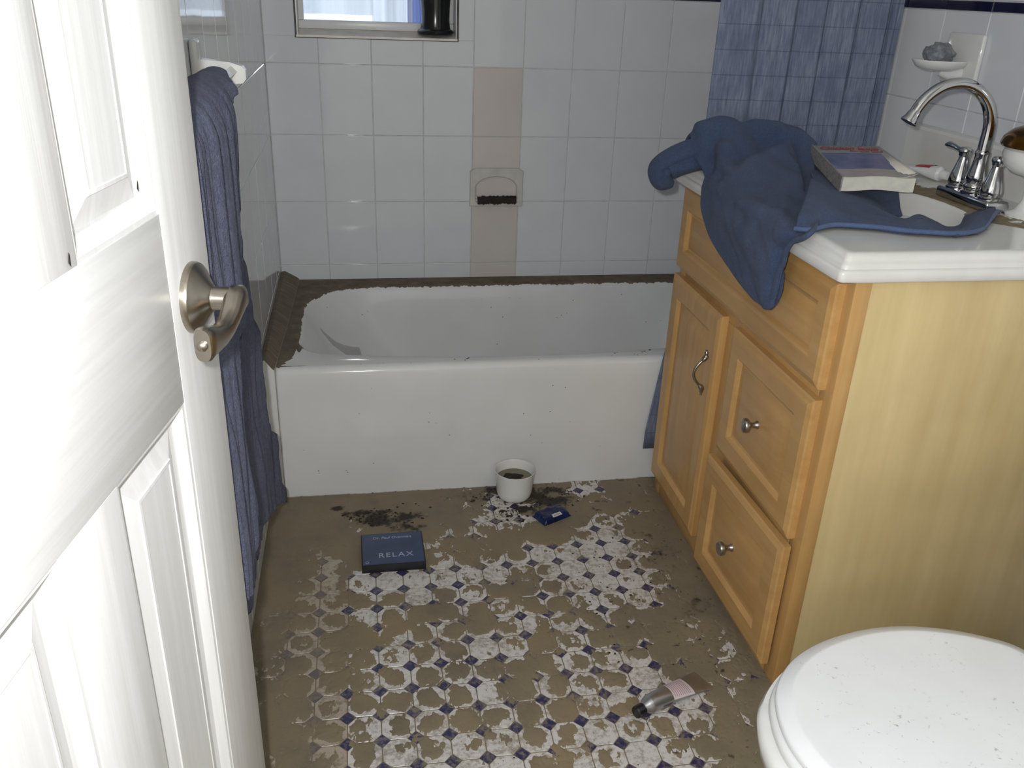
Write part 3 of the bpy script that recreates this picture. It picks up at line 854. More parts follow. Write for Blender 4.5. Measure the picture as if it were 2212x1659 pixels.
def nested(name, y0, y1, z0, z1, prof, parent, mat, xface, flip=1, org=Vector((0, 0, 0))):
    """raised-panel front facing -X: nested rectangles (inset, depth behind the face)."""
    R = []
    for ins, dep in prof:
        a0, a1, b0, b1 = y0 + ins, y1 - ins, z0 + ins, z1 - ins
        R.append([Vector((xface + dep, p, q_)) - org for p, q_ in ((a0, b0), (a1, b0), (a1, b1), (a0, b1))])
    return loft_obj(name, R, mat, parent, True, True, True, 25)
def profile(fr): return [(0, .020), (0, .007), (.003, .004), (.010, .0015), (.013, 0), (fr, 0), (fr + .004, .003), (fr + .008, .009), (fr + .013, .010), (fr + .036, .004), (fr + .039, .0035)]
XF = 1.020
ff = nested('drawer_front', -1.510, -.775, .645, .838, profile(.045), van, M['maple_h'], XF, org=LV)
ff['label'] = 'wide false drawer front below the counter'
dr_ = nested('cabinet_door', -1.088, -.770, .053, .624, profile(.050), van, M['maple'], XF, org=LV)
d1 = nested('drawer_front', -1.508, -1.150, .336, .624, profile(.050), van, M['maple_h'], XF, org=LV)
d1['label'] = 'upper drawer front with pewter knob'
# the lower drawer stands a little open at its near end
d2 = nested('drawer_front', -.1815, .1815, -.142, .142, profile(.050), van, M['maple_h'], 0)
d2.location = Vector((1.010, -1.331, .178)) - LV; d2.rotation_euler = (0, 0, math.radians(1.6))
d2['label'] = 'lower drawer front, slightly ajar'
for par, c in ((d1, Vector((XF + .004, -1.325, .482)) - LV), (d2, Vector((.004, .006, .010)))):
    lathe('knob', [(.0085, 0), (.0085, .003), (.006, .006), (.0055, .013), (.009, .018), (.0145, .022), (.0155, .0265), (.0135, .031), (.006, .0335), (.0, .034)], M['pewter'], par, (c, (-1, 0, 0)), 24)
# curved pull on the door
hd = []
P0 = Vector((XF - .002, -1.063, .425)) - LV; P1 = Vector((XF - .002, -1.063, .535)) - LV
pts, rad = [], []
for k in range(41):
    s = k / 40
    p = P0.lerp(P1, s)
    end = min(s, 1 - s)
    out = .004 + (.024 * math.sin(min(max((s - .16) / .68, 0), 1) * PI) if .16 < s < .84 else 0)
    pts.append(p + Vector((-out - .004, 0, 0)))
    rad.append(.0032 if end > .2 else (.0062 if .12 < end <= .2 else (.0038 if end > .09 else (.0048 if end > .05 else .0028))))
pl = sweep('pull_handle', pts, rad, M['nickel'], dr_, 12)

# ------------------------------------------------------------------ counter top with basin
ct = empty('countertop', (1.265, -1.15, .85), label='white cultured marble sink top with stepped edge and oval basin', cat='countertop')
LC = Vector((1.265, -1.15, .85))
KX0, KX1, KY0, KY1 = 1.003, 1.6085, -1.547, -.757
rings, silt = [], []
def rr3(x0, x1, y0, y1, r, z): return [(p[0] - LC.x, p[1] - LC.y, p[2] - LC.z) for p in rrect(x0, x1, y0, y1, r, z, 8, 22)]
def rect_ring(ins, z, r=.010): rings.append(rr3(KX0 + ins, KX1, KY0 + ins, KY1 - ins, r, z)); silt.extend([0] * len(rings[-1]))
for ins, z in ((.012, .850), (.002, .850), (0, .853), (0, .866), (.002, .8695), (.006, .871), (.007, .8755), (.008, .879), (.012, .881), (.013, .885), (.014, .8885), (.018, .8935), (.024, .895), (.030, .8945)):
    rect_ring(ins, z)
BXc, BYc, BA, BB = 1.268, -1.195, .150, .222
nR = len(rings[0])
ref = rings[-1]
def oval(sc, z):
    P = []
    for p in ref:
        X_, Y_ = p[0] + LC.x - BXc, p[1] + LC.y - BYc
        a = math.atan2(Y_ / BB, X_ / BA); P.append((BXc + BA * sc * math.cos(a) - LC.x, BYc + BB * sc * math.sin(a) - LC.y, z - LC.z))
    return P
def addoval(sc, z, sv): P = oval(sc, z); rings.append(P); silt.extend(sv(p) if callable(sv) else sv for p in P)
def deck_silt(p):
    x, y = p[0] + LC.x, p[1] + LC.y
    return (.75 if x > 1.40 else 0) + (.42 if (y < -1.33 and x > 1.24) else 0)
addoval(1.10, .8945, deck_silt); addoval(1.03, .8942, deck_silt)
def bas(p):
    x, y = p[0] + LC.x, p[1] + LC.y
    return .9 if (y < -1.27 and x > 1.25) else .05
for sc_, z in ((1.0, .8925), (.975, .886), (.95, .872), (.90, .845), (.82, .815), (.68, .785), (.45, .765), (.12, .758)): addoval(sc_, z, bas)
V, F = loft(rings, True, True)
kt = obj('basin_top', V, F, M['marble'], ct, True)
at = kt.data.attributes.new('silt', 'FLOAT', 'POINT'); at.data.foreach_set('value', np.array(silt, np.float32))
kt.data.set_sharp_from_angle(angle=math.radians(55))
loft_obj('backsplash', [[(x - LC.x, y - LC.y, z - LC.z) for x, z in ((1.582, .894), (1.582, .984), (1.586, .990), (1.592, .992), (1.6085, .992), (1.6085, .894))] for y in (KY0 + .004, KY1 - .004)], M['marble'], ct, True, True, True, 30)
lathe('drain', [(.0, 0), (.022, 0), (.022, .002), (.014, .0025), (.0, .001)], M['chrome'], ct, ((BXc - LC.x, BYc - LC.y, .7585 - LC.z), (0, 0, 1)), 24)

# ------------------------------------------------------------------ faucet
fa = empty('faucet', (1.468, -1.195, .8945), label='chrome gooseneck faucet with two lever handles on the sink deck', cat='faucet')
bm = bmesh.new(); bm_box(bm, -.026, .026, -.082, .082, 0, .022, .0065, 3)
from_bm('base_plate', bm, M['chrome'], fa, angle=45)
lathe('spout_base', [(.024, .020), (.024, .026), (.019, .029), (.021, .033), (.0205, .038), (.0175, .042), (.020, .050), (.019, .058), (.015, .075), (.0128, .094), (.0142, .098), (.0142, .102), (.012, .106)], M['chrome'], fa, n=32, cap0=False)
pts = [(.0, 0, .10), (.0, 0, .125)]
R_ = .086; cx, cz = -R_, .140
for k in range(0, 25):
    a = math.radians(0 + 158 * k / 24); pts.append((cx + R_ * math.cos(a), 0, cz + R_ * 1.03 * math.sin(a)))
sp = sweep('spout', pts, [.0118] * 2 + [.0115 - .0008 * k / 24 for k in range(25)], M['chrome'], fa, 20)
e, e0 = Vector(pts[-1]), Vector(pts[-3]); dd = (e - e0).normalized()
lathe('aerator', [(.0108, -.004), (.0125, .004), (.0132, .010), (.0160, .016), (.0160, .019), (.012, .019)], M['chrome'], fa, (e, dd), 24)
for s in (1, -1):
    h = lathe('handle', [(.022, .020), (.022, .025), (.018, .028), (.0205, .033), (.0200, .038), (.0195, .042), (.0185, .048), (.0145, .062), (.0105, .078), (.0098, .084), (.0118, .087), (.0118, .091), (.0135, .094), (.013, .099), (.009, .103), (.0, .104)], M['chrome'], fa, ((.0, .051 * s, 0), (0, 0, 1)), 28, cap0=False)
    sweep('lever', [(0, .051 * s + .004 * s, .095), (-.001, .051 * s + .020 * s, .096), (-.002, .051 * s + .034 * s, .099), (-.003, .051 * s + .050 * s, .100), (-.003, .051 * s + .062 * s, .098)], [.0062, .0050, .0052, .0068, .0030], M['chrome'], h, 14)

# ------------------------------------------------------------------ towel dumped over the vanity
SHEET = [
  [(0.995,-0.790,0.905), (1.040,-0.785,0.910), (1.090,-0.785,0.910), (1.150,-0.785,0.910), (1.210,-0.790,0.910), (1.250,-0.800,0.905)],
  [(0.992,-0.850,0.969), (1.032,-0.850,0.998), (1.092,-0.860,1.007), (1.165,-0.870,1.003), (1.235,-0.880,0.991), (1.271,-0.890,0.958)],
  [(0.990,-0.890,0.933), (1.029,-0.910,0.966), (1.088,-0.920,0.974), (1.155,-0.930,0.968), (1.211,-0.950,0.952), (1.241,-0.960,0.932)],
  [(0.998,-0.945,0.903), (1.028,-0.980,0.930), (1.080,-1.000,0.943), (1.139,-1.020,0.938), (1.169,-1.050,0.922), (1.193,-1.070,0.910)],
  [(0.992,-0.961,0.869), (0.994,-1.080,0.883), (0.996,-1.198,0.896), (1.026,-1.245,0.898), (1.061,-1.260,0.898), (1.150,-1.209,0.912)],
  [(0.980,-1.004,0.836), (0.982,-1.122,0.850), (0.984,-1.237,0.866), (0.986,-1.328,0.883), (0.992,-1.392,0.899), (1.011,-1.428,0.907)],
  [(0.979,-1.082,0.791), (0.979,-1.177,0.816), (0.980,-1.269,0.834), (0.981,-1.342,0.851), (0.984,-1.383,0.858), (0.986,-1.401,0.867)],
  [(0.981,-1.213,0.758), (0.980,-1.260,0.770), (0.980,-1.309,0.784), (0.980,-1.354,0.798), (0.982,-1.383,0.810), (0.984,-1.394,0.818)],
  [(0.984,-1.323,0.738), (0.984,-1.339,0.739), (0.984,-1.352,0.740), (0.984,-1.365,0.743), (0.985,-1.372,0.745), (0.986,-1.376,0.751)],
]
HEM = [
  [(0.988,-1.379,0.828), (1.000,-1.367,0.811)],
  [(0.988,-1.366,0.780), (1.000,-1.377,0.784)],
  [(0.989,-1.349,0.748), (1.000,-1.366,0.754)],
  [(0.989,-1.341,0.735), (0.998,-1.353,0.737)],
]
WEDGE = [
  [(1.140,-1.148,0.935), (1.047,-1.310,0.935), (1.000,-1.389,0.925), (0.990,-1.399,0.897)],
  [(1.154,-1.215,0.925), (1.070,-1.339,0.925), (1.040,-1.382,0.915), (1.009,-1.417,0.900)],
  [(1.185,-1.249,0.915), (1.130,-1.325,0.913), (1.098,-1.363,0.910), (1.067,-1.387,0.900)],
  [(1.213,-1.296,0.905), (1.174,-1.338,0.906), (1.142,-1.374,0.906), (1.116,-1.395,0.900)],
  [(1.238,-1.327,0.897), (1.195,-1.378,0.905), (1.173,-1.400,0.905), (1.154,-1.411,0.900)],
  [(1.299,-1.284,0.893), (1.239,-1.373,0.906), (1.204,-1.418,0.907), (1.186,-1.431,0.900)],
  [(1.310,-1.314,0.888), (1.254,-1.397,0.903), (1.227,-1.432,0.905), (1.219,-1.441,0.900)],
  [(1.315,-1.349,0.885), (1.261,-1.424,0.901), (1.245,-1.447,0.903), (1.245,-1.447,0.900)],
  [(1.357,-1.330,0.885), (1.294,-1.420,0.903), (1.275,-1.449,0.905), (1.281,-1.446,0.900)],
  [(1.432,-1.240,0.885), (1.346,-1.376,0.908), (1.321,-1.424,0.908), (1.325,-1.425,0.900)],
  [(1.489,-1.203,0.887), (1.421,-1.306,0.905), (1.396,-1.348,0.905), (1.394,-1.356,0.900)],
  [(1.493,-1.234,0.900), (1.462,-1.278,0.905), (1.450,-1.296,0.905), (1.454,-1.294,0.900)],
]
UNDER = [
  [(1.308,-0.805,0.925), (1.407,-0.744,0.915), (1.477,-0.776,0.910), (1.532,-0.818,0.905)],
  [(1.189,-1.052,0.925), (1.255,-1.049,0.915), (1.332,-1.047,0.908), (1.393,-1.051,0.905)],
  [(1.176,-1.120,0.920), (1.234,-1.129,0.908), (1.307,-1.110,0.900), (1.370,-1.096,0.898)],
  [(1.173,-1.183,0.918), (1.233,-1.169,0.903), (1.306,-1.133,0.888), (1.360,-1.120,0.885)],
  [(1.184,-1.236,0.912), (1.224,-1.235,0.900), (1.306,-1.162,0.876), (1.352,-1.142,0.871)],
  [(1.194,-1.287,0.908), (1.228,-1.274,0.896), (1.311,-1.184,0.868), (1.348,-1.160,0.860)],
]
Vt, Ft = [], []
CREASES = [((1.0, 1.9), (.15, 3.1), -.012, .28), ((1.5, 3.0), (3.1, 2.0), -.013, .30), ((1.3, 3.3), (3.0, 2.5), .010, .35), ((.9, 3.4), (3.0, 3.9), -.009, .28), ((1.0, 3.7), (3.2, 4.3), .006, .4), ((3.9, 1.8), (4.4, 3.2), -.010, .22), ((4.5, 1.6), (4.8, 3.0), .007, .25), ((.6, 1.3), (1.2, 2.4), .009, .3), ((2.2, 1.2), (2.6, 1.9), -.008, .3), ((4.2, 4.9), (3.4, 7.0), -.006, .35), ((1.5, 5.0), (2.6, 7.2), .004, .6)]
def addpatch(ctrl, ku, kv, noise=.004, freq=24, seed=0, creases=()):
    G = patch(ctrl, ku, kv); nr, nc = G.shape[:2]
    du = np.gradient(G, axis=1); dv = np.gradient(G, axis=0)
    N = np.cross(du, dv); N /= (np.linalg.norm(N, axis=-1, keepdims=True) + 1e-9)
    nz = fbm(G[..., 0] * freq + G[..., 2] * freq, G[..., 1] * freq - G[..., 2] * freq * .7, 3, seed)
    rr_, cc_ = np.meshgrid(np.linspace(0, 1, nr), np.linspace(0, 1, nc), indexing='ij')
    fade = np.clip(np.minimum(cc_, 1 - cc_) * 10, 0, 1)
    disp = (nz - .5) * 2 * noise
    cu_, rv_ = cc_ * (len(ctrl[0]) - 1), rr_ * (len(ctrl) - 1)
    for (a, b, am, wd) in creases:
        dx_, dy_ = b[0] - a[0], b[1] - a[1]
        tt = np.clip(((cu_ - a[0]) * dx_ + (rv_ - a[1]) * dy_) / (dx_ * dx_ + dy_ * dy_), 0, 1)
        d2 = (cu_ - a[0] - tt * dx_) ** 2 + (rv_ - a[1] - tt * dy_) ** 2
        disp = disp - am * np.exp(-d2 / (wd * wd)) * CS
    G = G + N * (disp * fade)[..., None]
    o = len(Vt); Vt.extend(G.reshape(-1, 3).tolist()); Ft.extend(grid_faces(nr, nc, o))
SH = np.array(SHEET)
CS = 2.0
addpatch(SH, 14, 14, .009, 18, 3, CREASES)
addpatch(HEM, 4, 4, 0)
addpatch(WEDGE, 6, 5, .006, 26, 5)
addpatch(UNDER, 6, 6, .003, 30, 6)
# the rolled end that sticks out over the far corner of the counter
sp_ = catmull(np.array([(1.10, -.875, .950), (1.04, -.868, .938), (.990, -.860, .925), (.955, -.858, .912), (.930, -.860, .896), (.932, -.868, .874), (.955, -.874, .864)]), 8)
wid = catmull(np.array([[.036], [.040], [.040], [.038], [.036], [.030], [.006]]), 8)[:, 0]
rg = []
for i, p in enumerate(sp_):
    tg = sp_[min(i + 1, len(sp_) - 1)] - sp_[max(i - 1, 0)]; tg = Vector(tg).normalized()
    a_ = Vector((0, 1, 0)); b_ = tg.cross(a_).normalized(); a_ = b_.cross(tg)
    ring_ = []
    for k in range(28):
        q = 2 * PI * k / 28
        rad_ = wid[i] * (1 + .18 * math.sin(3 * q + i * .05) + .10 * math.sin(7 * q + 1.0))
        ring_.append(Vector(p) + a_ * math.cos(q) * rad_ * 1.1 + b_ * math.sin(q) * rad_ * .72)
    rg.append(ring_)
o = len(Vt); v_, f_ = loft(rg, True, True); Vt.extend(v_); Ft.extend([tuple(i + o for i in f) for f in f_])
tc_ = obj('bath_towel', Vt, Ft, M['towel_counter'], None, True)
md = tc_.modifiers.new('thick', 'SOLIDIFY'); md.thickness = .007; md.offset = 0
md = tc_.modifiers.new('round', 'SUBSURF'); md.levels = 1; md.render_levels = 1
hp = [Vector(r_[-1]) + Vector((-.001, -.002, .004)) for r_ in WEDGE]
hp = [Vector(v_) for v_ in catmull(np.array([tuple(v_) for v_ in hp]), 5)]
M['hem'] = fabric('blue_hem_band', srgb(82, 100, 140), srgb(92, 110, 150), 500, .3, .001)
sweep('hem', hp, .0040, M['hem'], tc_, 10)
tag(tc_, 'blue terry towel dumped over the counter, one corner hanging down the front', 'towel')

# ------------------------------------------------------------------ book
bk = empty('book', (1.1865, -1.183, .916), (math.radians(6.0), math.radians(-1.5), math.radians(-11.5)), 'thick paperback with red title lying on the towel', 'book')
BW, BL, BT = .143, .228, .030
def wavy_block(x0, x1, y0, y1, z0, z1, amp, nx=16, ny=10):
    rings_ = []
    for k in range(nx + 1):
        s = k / nx; x = x0 + (x1 - x0) * s; d = amp * math.sin(s * PI * 1.3 - .4) * math.sin(s * PI)
        rings_.append([(x, y0, z0 + d), (x, y1, z0 + d * .2), (x, y1, z1 + d * .2), (x, y0, z1 + d * .7)])
    return rings_
loft_obj('pages', wavy_block(.002, BW - .001, .001, BL - .002, .001, BT - .002, .004), M['paper'], bk, True, True, True, 40)
t = NT('book_spine'); v = t.coord('Object')
t.col(t.ramp(t.noise(v, 160, 4, .7), [(.36, srgb(112, 108, 106)), (.52, srgb(150, 146, 142)), (.8, srgb(170, 166, 160))])); M['spine'] = t.set(.5)
M['cover'] = simple('book_cover', srgb(214, 208, 198), .35, var=.05)
M['cover_grey'] = simple('book_cover_grey', srgb(166, 160, 156), .35, var=.08, scale=50)
t = NT('book_picture'); v = t.coord('Object')
t.col(t.ramp(t.noise(v, 22, 5, .6), [(.3, srgb(78, 84, 118)), (.55, srgb(108, 112, 150)), (.8, srgb(140, 140, 170))])); M['picture'] = t.set(.3)
box('spine', -.001, .002, 0, BL, 0, BT, M['spine'], bk)
def cover_strip(name, y0, y1, z, mat, curl=0):
    n = 20; V = []
    for k in range(n + 1):
        s = k / n; x = BW * s; d = .0028 * math.sin(s * PI * 1.3 - .4) * math.sin(s * PI)
        c = curl * max(0, s - .72) ** 2 * 60
        for y in (y0, y1):
            f = 1 - min(max((y / BL), 0), 1) * .8
            V.append((x, y, z + d * f + c * (f if y == y0 else f * .25)))
    return obj(name, V, [(2 * k, 2 * k + 2, 2 * k + 3, 2 * k + 1) for k in range(n)], mat, bk, True)
cover_strip('front_cover', 0, BL, BT - .0012, M['cover'], .002).modifiers.new('t', 'SOLIDIFY').thickness = .0006
cover_strip('cover_band', 0, .052, BT - .0004, M['cover_grey'], .002)
cover_strip('cover_picture', .052, .168, BT - .0002, M['picture'], .0004)
M['title_red'] = simple('title_red', srgb(176, 66, 66), .4)
M['ink_light'] = simple('pale_ink', srgb(170, 178, 200), .4)
M['ink_dark'] = simple('dark_ink', srgb(60, 60, 64), .5)
def text(name, body, size, loc, rot, mat, parent, shear=0.0, sx=1.0, align='LEFT', sp=1.0, bold=0.0):
    cu = bpy.data.curves.new(name, 'FONT'); cu.body = body; cu.size = size; cu.shear = shear; cu.align_x = align; cu.space_character = sp
    cu.extrude = .00012; cu.offset = bold
    cu.materials.append(mat)
    tmp = bpy.data.objects.new(name + '_curve', cu)
    me = bpy.data.meshes.new_from_object(tmp)
    bpy.data.objects.remove(tmp)
    o = bpy.data.objects.new(name, me); COL.objects.link(o); o.parent = parent; o.location = loc; o.rotation_euler = rot; o.scale = (sx, 1, 1)
    return o
text('title', 'Chicken Soup', .0265, (.008, .194, BT + .0010), (0, 0, 0), M['title_red'], bk, .3, .83, bold=.0006)
text('subtitle', 'for the Soul', .0160, (.066, .176, BT + .0010), (0, 0, 0), M['title_red'], bk, .2, .9, bold=.0003)

# ------------------------------------------------------------------ toothpaste tube on the deck behind the book
tp = empty('toothpaste_tube', (1.530, -.925, .9115), (0, 0, math.radians(-80.5)), 'squeezed white toothpaste tube with red print beside the faucet', 'tube')
rg = []
for s, a, b in ((0, .026, .0012), (.02, .026, .004), (.05, .024, .009), (.08, .020, .0135), (.105, .0165, .016), (.110, .016, .016)):
    rg.append([(s, a * math.cos(2 * PI * k / 24), b * math.sin(2 * PI * k / 24) - .0) for k in range(24)])
rg = [[(p[0] - .055, p[1], p[2]) for p in r] for r in rg]
loft_obj('body', rg, M['white_plastic'], tp, True, True)
lathe('shoulder', [(.016, 0), (.0155, .003), (.010, .007), (.0095, .009)], M['white_plastic'], tp, ((.055, 0, 0), (1, 0, 0)), 24)
lathe('cap', [(.0105, .009), (.0105, .011), (.0088, .026), (.008, .028), (.0, .028)], M['white_plastic'], tp, ((.055, 0, 0), (1, 0, 0)), 20)
V = []
for s, a, b in ((.052, .0245, .0092), (.092, .0187, .0150)):
    for k in range(9):
        q = math.radians(40 + 100 * k / 8); V.append((s - .055, a * math.cos(q) * 1.01, b * math.sin(q) * 1.03 + .0003))
obj('red_band', V, grid_faces(2, 9), M['red'], tp, True)

# ------------------------------------------------------------------ white jar with bronze lid at the right
jr = empty('jar', (1.512, -1.300, .8945), label='white footed jar with domed bronze lid behind the faucet', cat='jar')
lathe('body', [(.0, 0), (.036, 0), (.037, .004), (.022, .012), (.014, .03), (.014, .060), (.022, .074), (.048, .082), (.062, .094), (.067, .110), (.066, .122), (.060, .128)], M['ceramic'], jr, n=48)
lathe('lid', [(.062, .127), (.073, .128), (.0755, .132), (.072, .144), (.058, .158), (.034, .168), (.0, .172)], M['bronze'], jr, n=48, cap1=False)

# ------------------------------------------------------------------ ceramic holder on the right wall
wh = empty('wall_soap_holder', (XR, -.876, 1.150), label='white ceramic soap holder with oval tray on the right wall', cat='soap holder')
bm = bmesh.new(); bm_box(bm, -.012, -.0005, -.062, .062, -.058, .050, .005, 3)
from_bm('plate', bm, M['ceramic'], wh, angle=45)
rg = []
for sc_, z in ((.15, -.030), (.55, -.029), (.85, -.022), (1.0, -.010), (1.0, -.007), (.93, -.007), (.82, -.014), (.5, -.021), (.1, -.022)):
    rg.append([(-.058 + .062 * sc_ * math.cos(2 * PI * k / 36), .052 * sc_ * math.sin(2 * PI * k / 36) + .004, z) for k in range(36)])
loft_obj('tray', rg, M['ceramic'], wh, True, True)
sweep('arm', [(-.006, 0, -.034), (-.03, 0, -.034), (-.06, 0, -.029)], [.020, .017, .010], M['ceramic'], wh, 16)
rag = bmesh.new(); bmesh.ops.create_icosphere(rag, subdivisions=4, radius=1)
for v in rag.verts:
    n_ = float(fbm(np.array([v.co.x * 2.2 + v.co.z]), np.array([v.co.y * 2.2 - v.co.z]), 3, 4)[0])
    k_ = .75 + .65 * (n_ - .3); v.co = Vector((v.co.x * .038 * k_, v.co.y * .032 * k_, v.co.z * .026 * k_))
rg_ = from_bm('rag', rag, M['cloth_grey'], None, True)
rg_.location = (XR - .060, -.868, 1.157)
tag(rg_, 'crumpled grey rag lying in the ceramic wall soap holder', 'rag')

# ------------------------------------------------------------------ things on the floor
rx = empty('audio_box', (.305, -1.0105, .0008), (0, 0, math.radians(.6)), 'dark blue boxed audio set lettered RELAX on the muddy floor', 'box')
box('case', -.0745, .0745, -.064, .064, 0, .021, M['black_card'], rx, .0012)
t = NT('relax_cover'); v = t.coord('Object')
t.col(t.ramp(t.noise(v, 14, 3), [(.3, srgb(32, 48, 80)), (.6, srgb(42, 66, 106)), (.8, srgb(52, 58, 100))])); M['relax'] = t.set(.35)
box('front_label', -.0715, .0715, -.0615, .0615, .0211, .0215, M['relax'], rx)
M['ink_green'] = simple('dim_green_ink', srgb(62, 96, 104), .4)
text('author_line', 'Dr. Paul Overman', .0125, (0, .040, .02165), (0, 0, 0), M['ink_light'], rx, .15, 1.0, 'CENTER')
text('title', 'RELAX', .0250, (.006, -.036, .02165), (0, 0, 0), M['ink_light'], rx, 0, .98, 'CENTER', 1.2)
obj('emblem', [(-.0615 + .0042 * math.cos(a) * r_, -.052 + .0042 * math.sin(a) * r_, .02165) for r_ in (1, .6) for a in [2 * PI * k / 16 for k in range(16)]], [(k, (k + 1) % 16, 16 + (k + 1) % 16, 16 + k) for k in range(16)], M['ink_light'], rx)

pot = empty('pot', (.640, -.7795, .0010), label='small white plastic pot with murky water and silt against the tub', cat='pot')
lathe('body', [(.0, .0), (.034, 0), (.041, .004), (.046, .012), (.0485, .024), (.0530, .078), (.0545, .084), (.0535, .085), (.0515, .080), (.0470, .026), (.044, .014), (.0, .013)], M['ceramic'], pot, n=48, cap0=False, cap1=False)
lathe('murky_water', [(.0508, .058), (.0508, .0582), (.0, .0583)], M['water_dirty'], pot, n=40, cap0=True, cap1=False)
V = []
for k in range(30):
    a = 2 * PI * k / 30; r_ = .020 * (1 + .18 * math.sin(3 * a + 1) + .08 * math.sin(7 * a)); V.append((-.004 + r_ * 1.25 * math.cos(a), .004 + r_ * 1.05 * math.sin(a), .0590))
V.append((-.004, .004, .0625))
obj('silt_lump', V, [(k, (k + 1) % 30, 30) for k in range(30)], M['soil'], pot, True)

pk = empty('tissue_pack', (.7225, -.8865, .0012), (0, 0, math.radians(27)), 'crumpled shiny dark blue foil pack with white label on the floor', 'pack')
bm = bmesh.new()
bmesh.ops.create_grid(bm, x_segments=26, y_segments=16, size=1)
top = list(bm.verts)
G = {}
for v in top:
    x, y = v.co.x, v.co.y
    e = (1 - abs(x) ** 8) * (1 - abs(y) ** 6)
    n_ = float(fbm(np.array([x * 4 + 3.]), np.array([y * 3 + 9.]), 3, 12)[0])
    v.co = Vector((x * .045 * (1 - .04 * n_), y * .0275 * (1 - .12 * max(0, abs(x) - .7)), max(.0015, .0165 * max(e, 0) ** .5 * (.80 + .38 * n_) * (1 if abs(x) < .86 else .35))))
ext = bmesh.ops.extrude_face_region(bm, geom=list(bm.faces))
for v in [g for g in ext['geom'] if isinstance(g, bmesh.types.BMVert)]: v.co.z = .0002
t = NT('blue_foil'); v = t.coord('Object')
t.col(t.ramp(t.noise(v, 45, 3), [(.3, srgb(14, 22, 52)), (.6, srgb(24, 44, 94)), (.85, srgb(38, 72, 128))])); t.bump(t.noise(v, 90, 3), .5, .002); M['foil'] = t.set(.18, .25)
from_bm('wrapper', bm, M['foil'], pk, angle=50)
box('label', -.014, .014, -.0215, -.0115, .0182, .0198, M['white_plastic'], pk).rotation_euler = (math.radians(10), 0, 0)
for k in range(6): box('label_bar', -.010 + .0035 * k, -.0085 + .0035 * k, -.0205, -.0145, .0198, .0200, M['ink_dark'], pk).rotation_euler = (math.radians(10), 0, 0)

tu = empty('cream_tube', (.7425, -1.5835, .0012), (0, 0, math.radians(25.5)), 'crimped silver aluminium tube with black cap lying on the tiles', 'tube')
rg = []
for s, a, b in ((.030, .0175, .0175), (.040, .0180, .0180), (.075, .0195, .0165), (.115, .0225, .0115), (.150, .0255, .0055), (.176, .0270, .0018), (.182, .0272, .0012)):
    rg.append([(s, a * math.cos(2 * PI * k / 32), b + b * math.sin(2 * PI * k / 32)) for k in range(32)])
loft_obj('body', rg, M['alu'], tu, True, True)
lathe('shoulder', [(.0100, .014), (.0105, .016), (.0150, .023), (.0175, .030)], M['alu'], tu, ((0, 0, .0175), (1, 0, 0)), 32)
lathe('cap', [(.0, -.004), (.0112, -.004), (.0122, -.002), (.0118, .015), (.010, .0165)], M['black'], tu, ((0, 0, .0150), (1, 0, 0)), 12, angle=20)
def tube_skin(s0, s1, q0, q1, off, n=9, m=7):
    V = []
    for i in range(m):
        s = s0 + (s1 - s0) * i / (m - 1)
        ks = [(.040, .0180, .0180), (.075, .0195, .0165), (.115, .0225, .0115), (.150, .0255, .0055)]
        for (sa, aa, ba), (sb, ab, bb) in zip(ks, ks[1:]):
            if sa <= s <= sb: f = (s - sa) / (sb - sa); a = aa + (ab - aa) * f; b = ba + (bb - ba) * f
        for k in range(n):
            q = math.radians(q0 + (q1 - q0) * k / (n - 1)); V.append((s, (a + off) * math.cos(q), b + (b + off) * math.sin(q)))
    return V, grid_faces(m, n)
M['label_pink'] = simple('pinkish_label', srgb(216, 204, 206), .5)
V, F = tube_skin(.078, .132, 35, 170, .0004, 13, 9); obj('label', V, F, M['label_pink'], tu, True)
M['print_pink'] = simple('pink_print', srgb(178, 140, 156), .5)
for k in range(9):
    V, F = tube_skin(.082 + .005 * k, .0838 + .005 * k, 52, 150, .0007, 11, 2); obj('print_line', V, F, M['print_pink'], tu, True)

# ------------------------------------------------------------------ toilet
tl = empty('toilet', (0, 0, 0), label='white toilet with closed lid speckled with dirt, beside the vanity', cat='toilet')
TCY = -2.03
half = [(.765, .0), (.7665, .02), (.772, .048), (.785, .082), (.808, .113), (.842, .142), (.89, .166), (.945, .181), (1.0, .187), (1.055, .182), (1.11, .166), (1.150, .146), (1.174, .130), (1.190, .108), (1.203, .085)]
def outline(grow, shift=0.0):
    H = catmull(np.array(half), 4); P = []
    cx_ = .985
    up_ = [(x + (x - cx_) / .22 * grow + shift, TCY + y * (1 + grow / .187)) for x, y in H]
    dn_ = [(x, 2 * TCY - y) for x, y in up_[1:]][::-1]
    return up_ + dn_
def otl(grow, z, shift=0): return [(x, y, z) for x, y in outline(grow, shift)]
loft_obj('lid', [otl(-.008, .402), otl(-.001, .4025), otl(0, .405), otl(-.0005, .411), otl(-.003, .4140), otl(-.018, .4195), otl(-.0195, .4202), otl(-.022, .4204), otl(-.034, .4200), otl(-.06, .4200), otl(-.12, .4205), otl(-.18, .4215)], M['toilet_lid'], tl, True, True, True, 60)
loft_obj('seat', [otl(-.006, .384, -.002), otl(.002, .3845, -.002), otl(.0035, .389, -.002), otl(.002, .397, -.002), otl(-.004, .4005, -.002), otl(-.06, .401, -.002)], M['white_plastic'], tl, True, True, True, 60)
loft_obj('bowl', [otl(-.10, .0, .10), otl(-.095, .02, .10), otl(-.105, .10, .10), otl(-.07, .20, .07), otl(-.02, .29, .025), otl(.010, .345, -.004), otl(.012, .368, -.006), otl(.008, .379, -.005), otl(-.02, .382, -.005)], M['ceramic'], tl, True, True, True, 60)
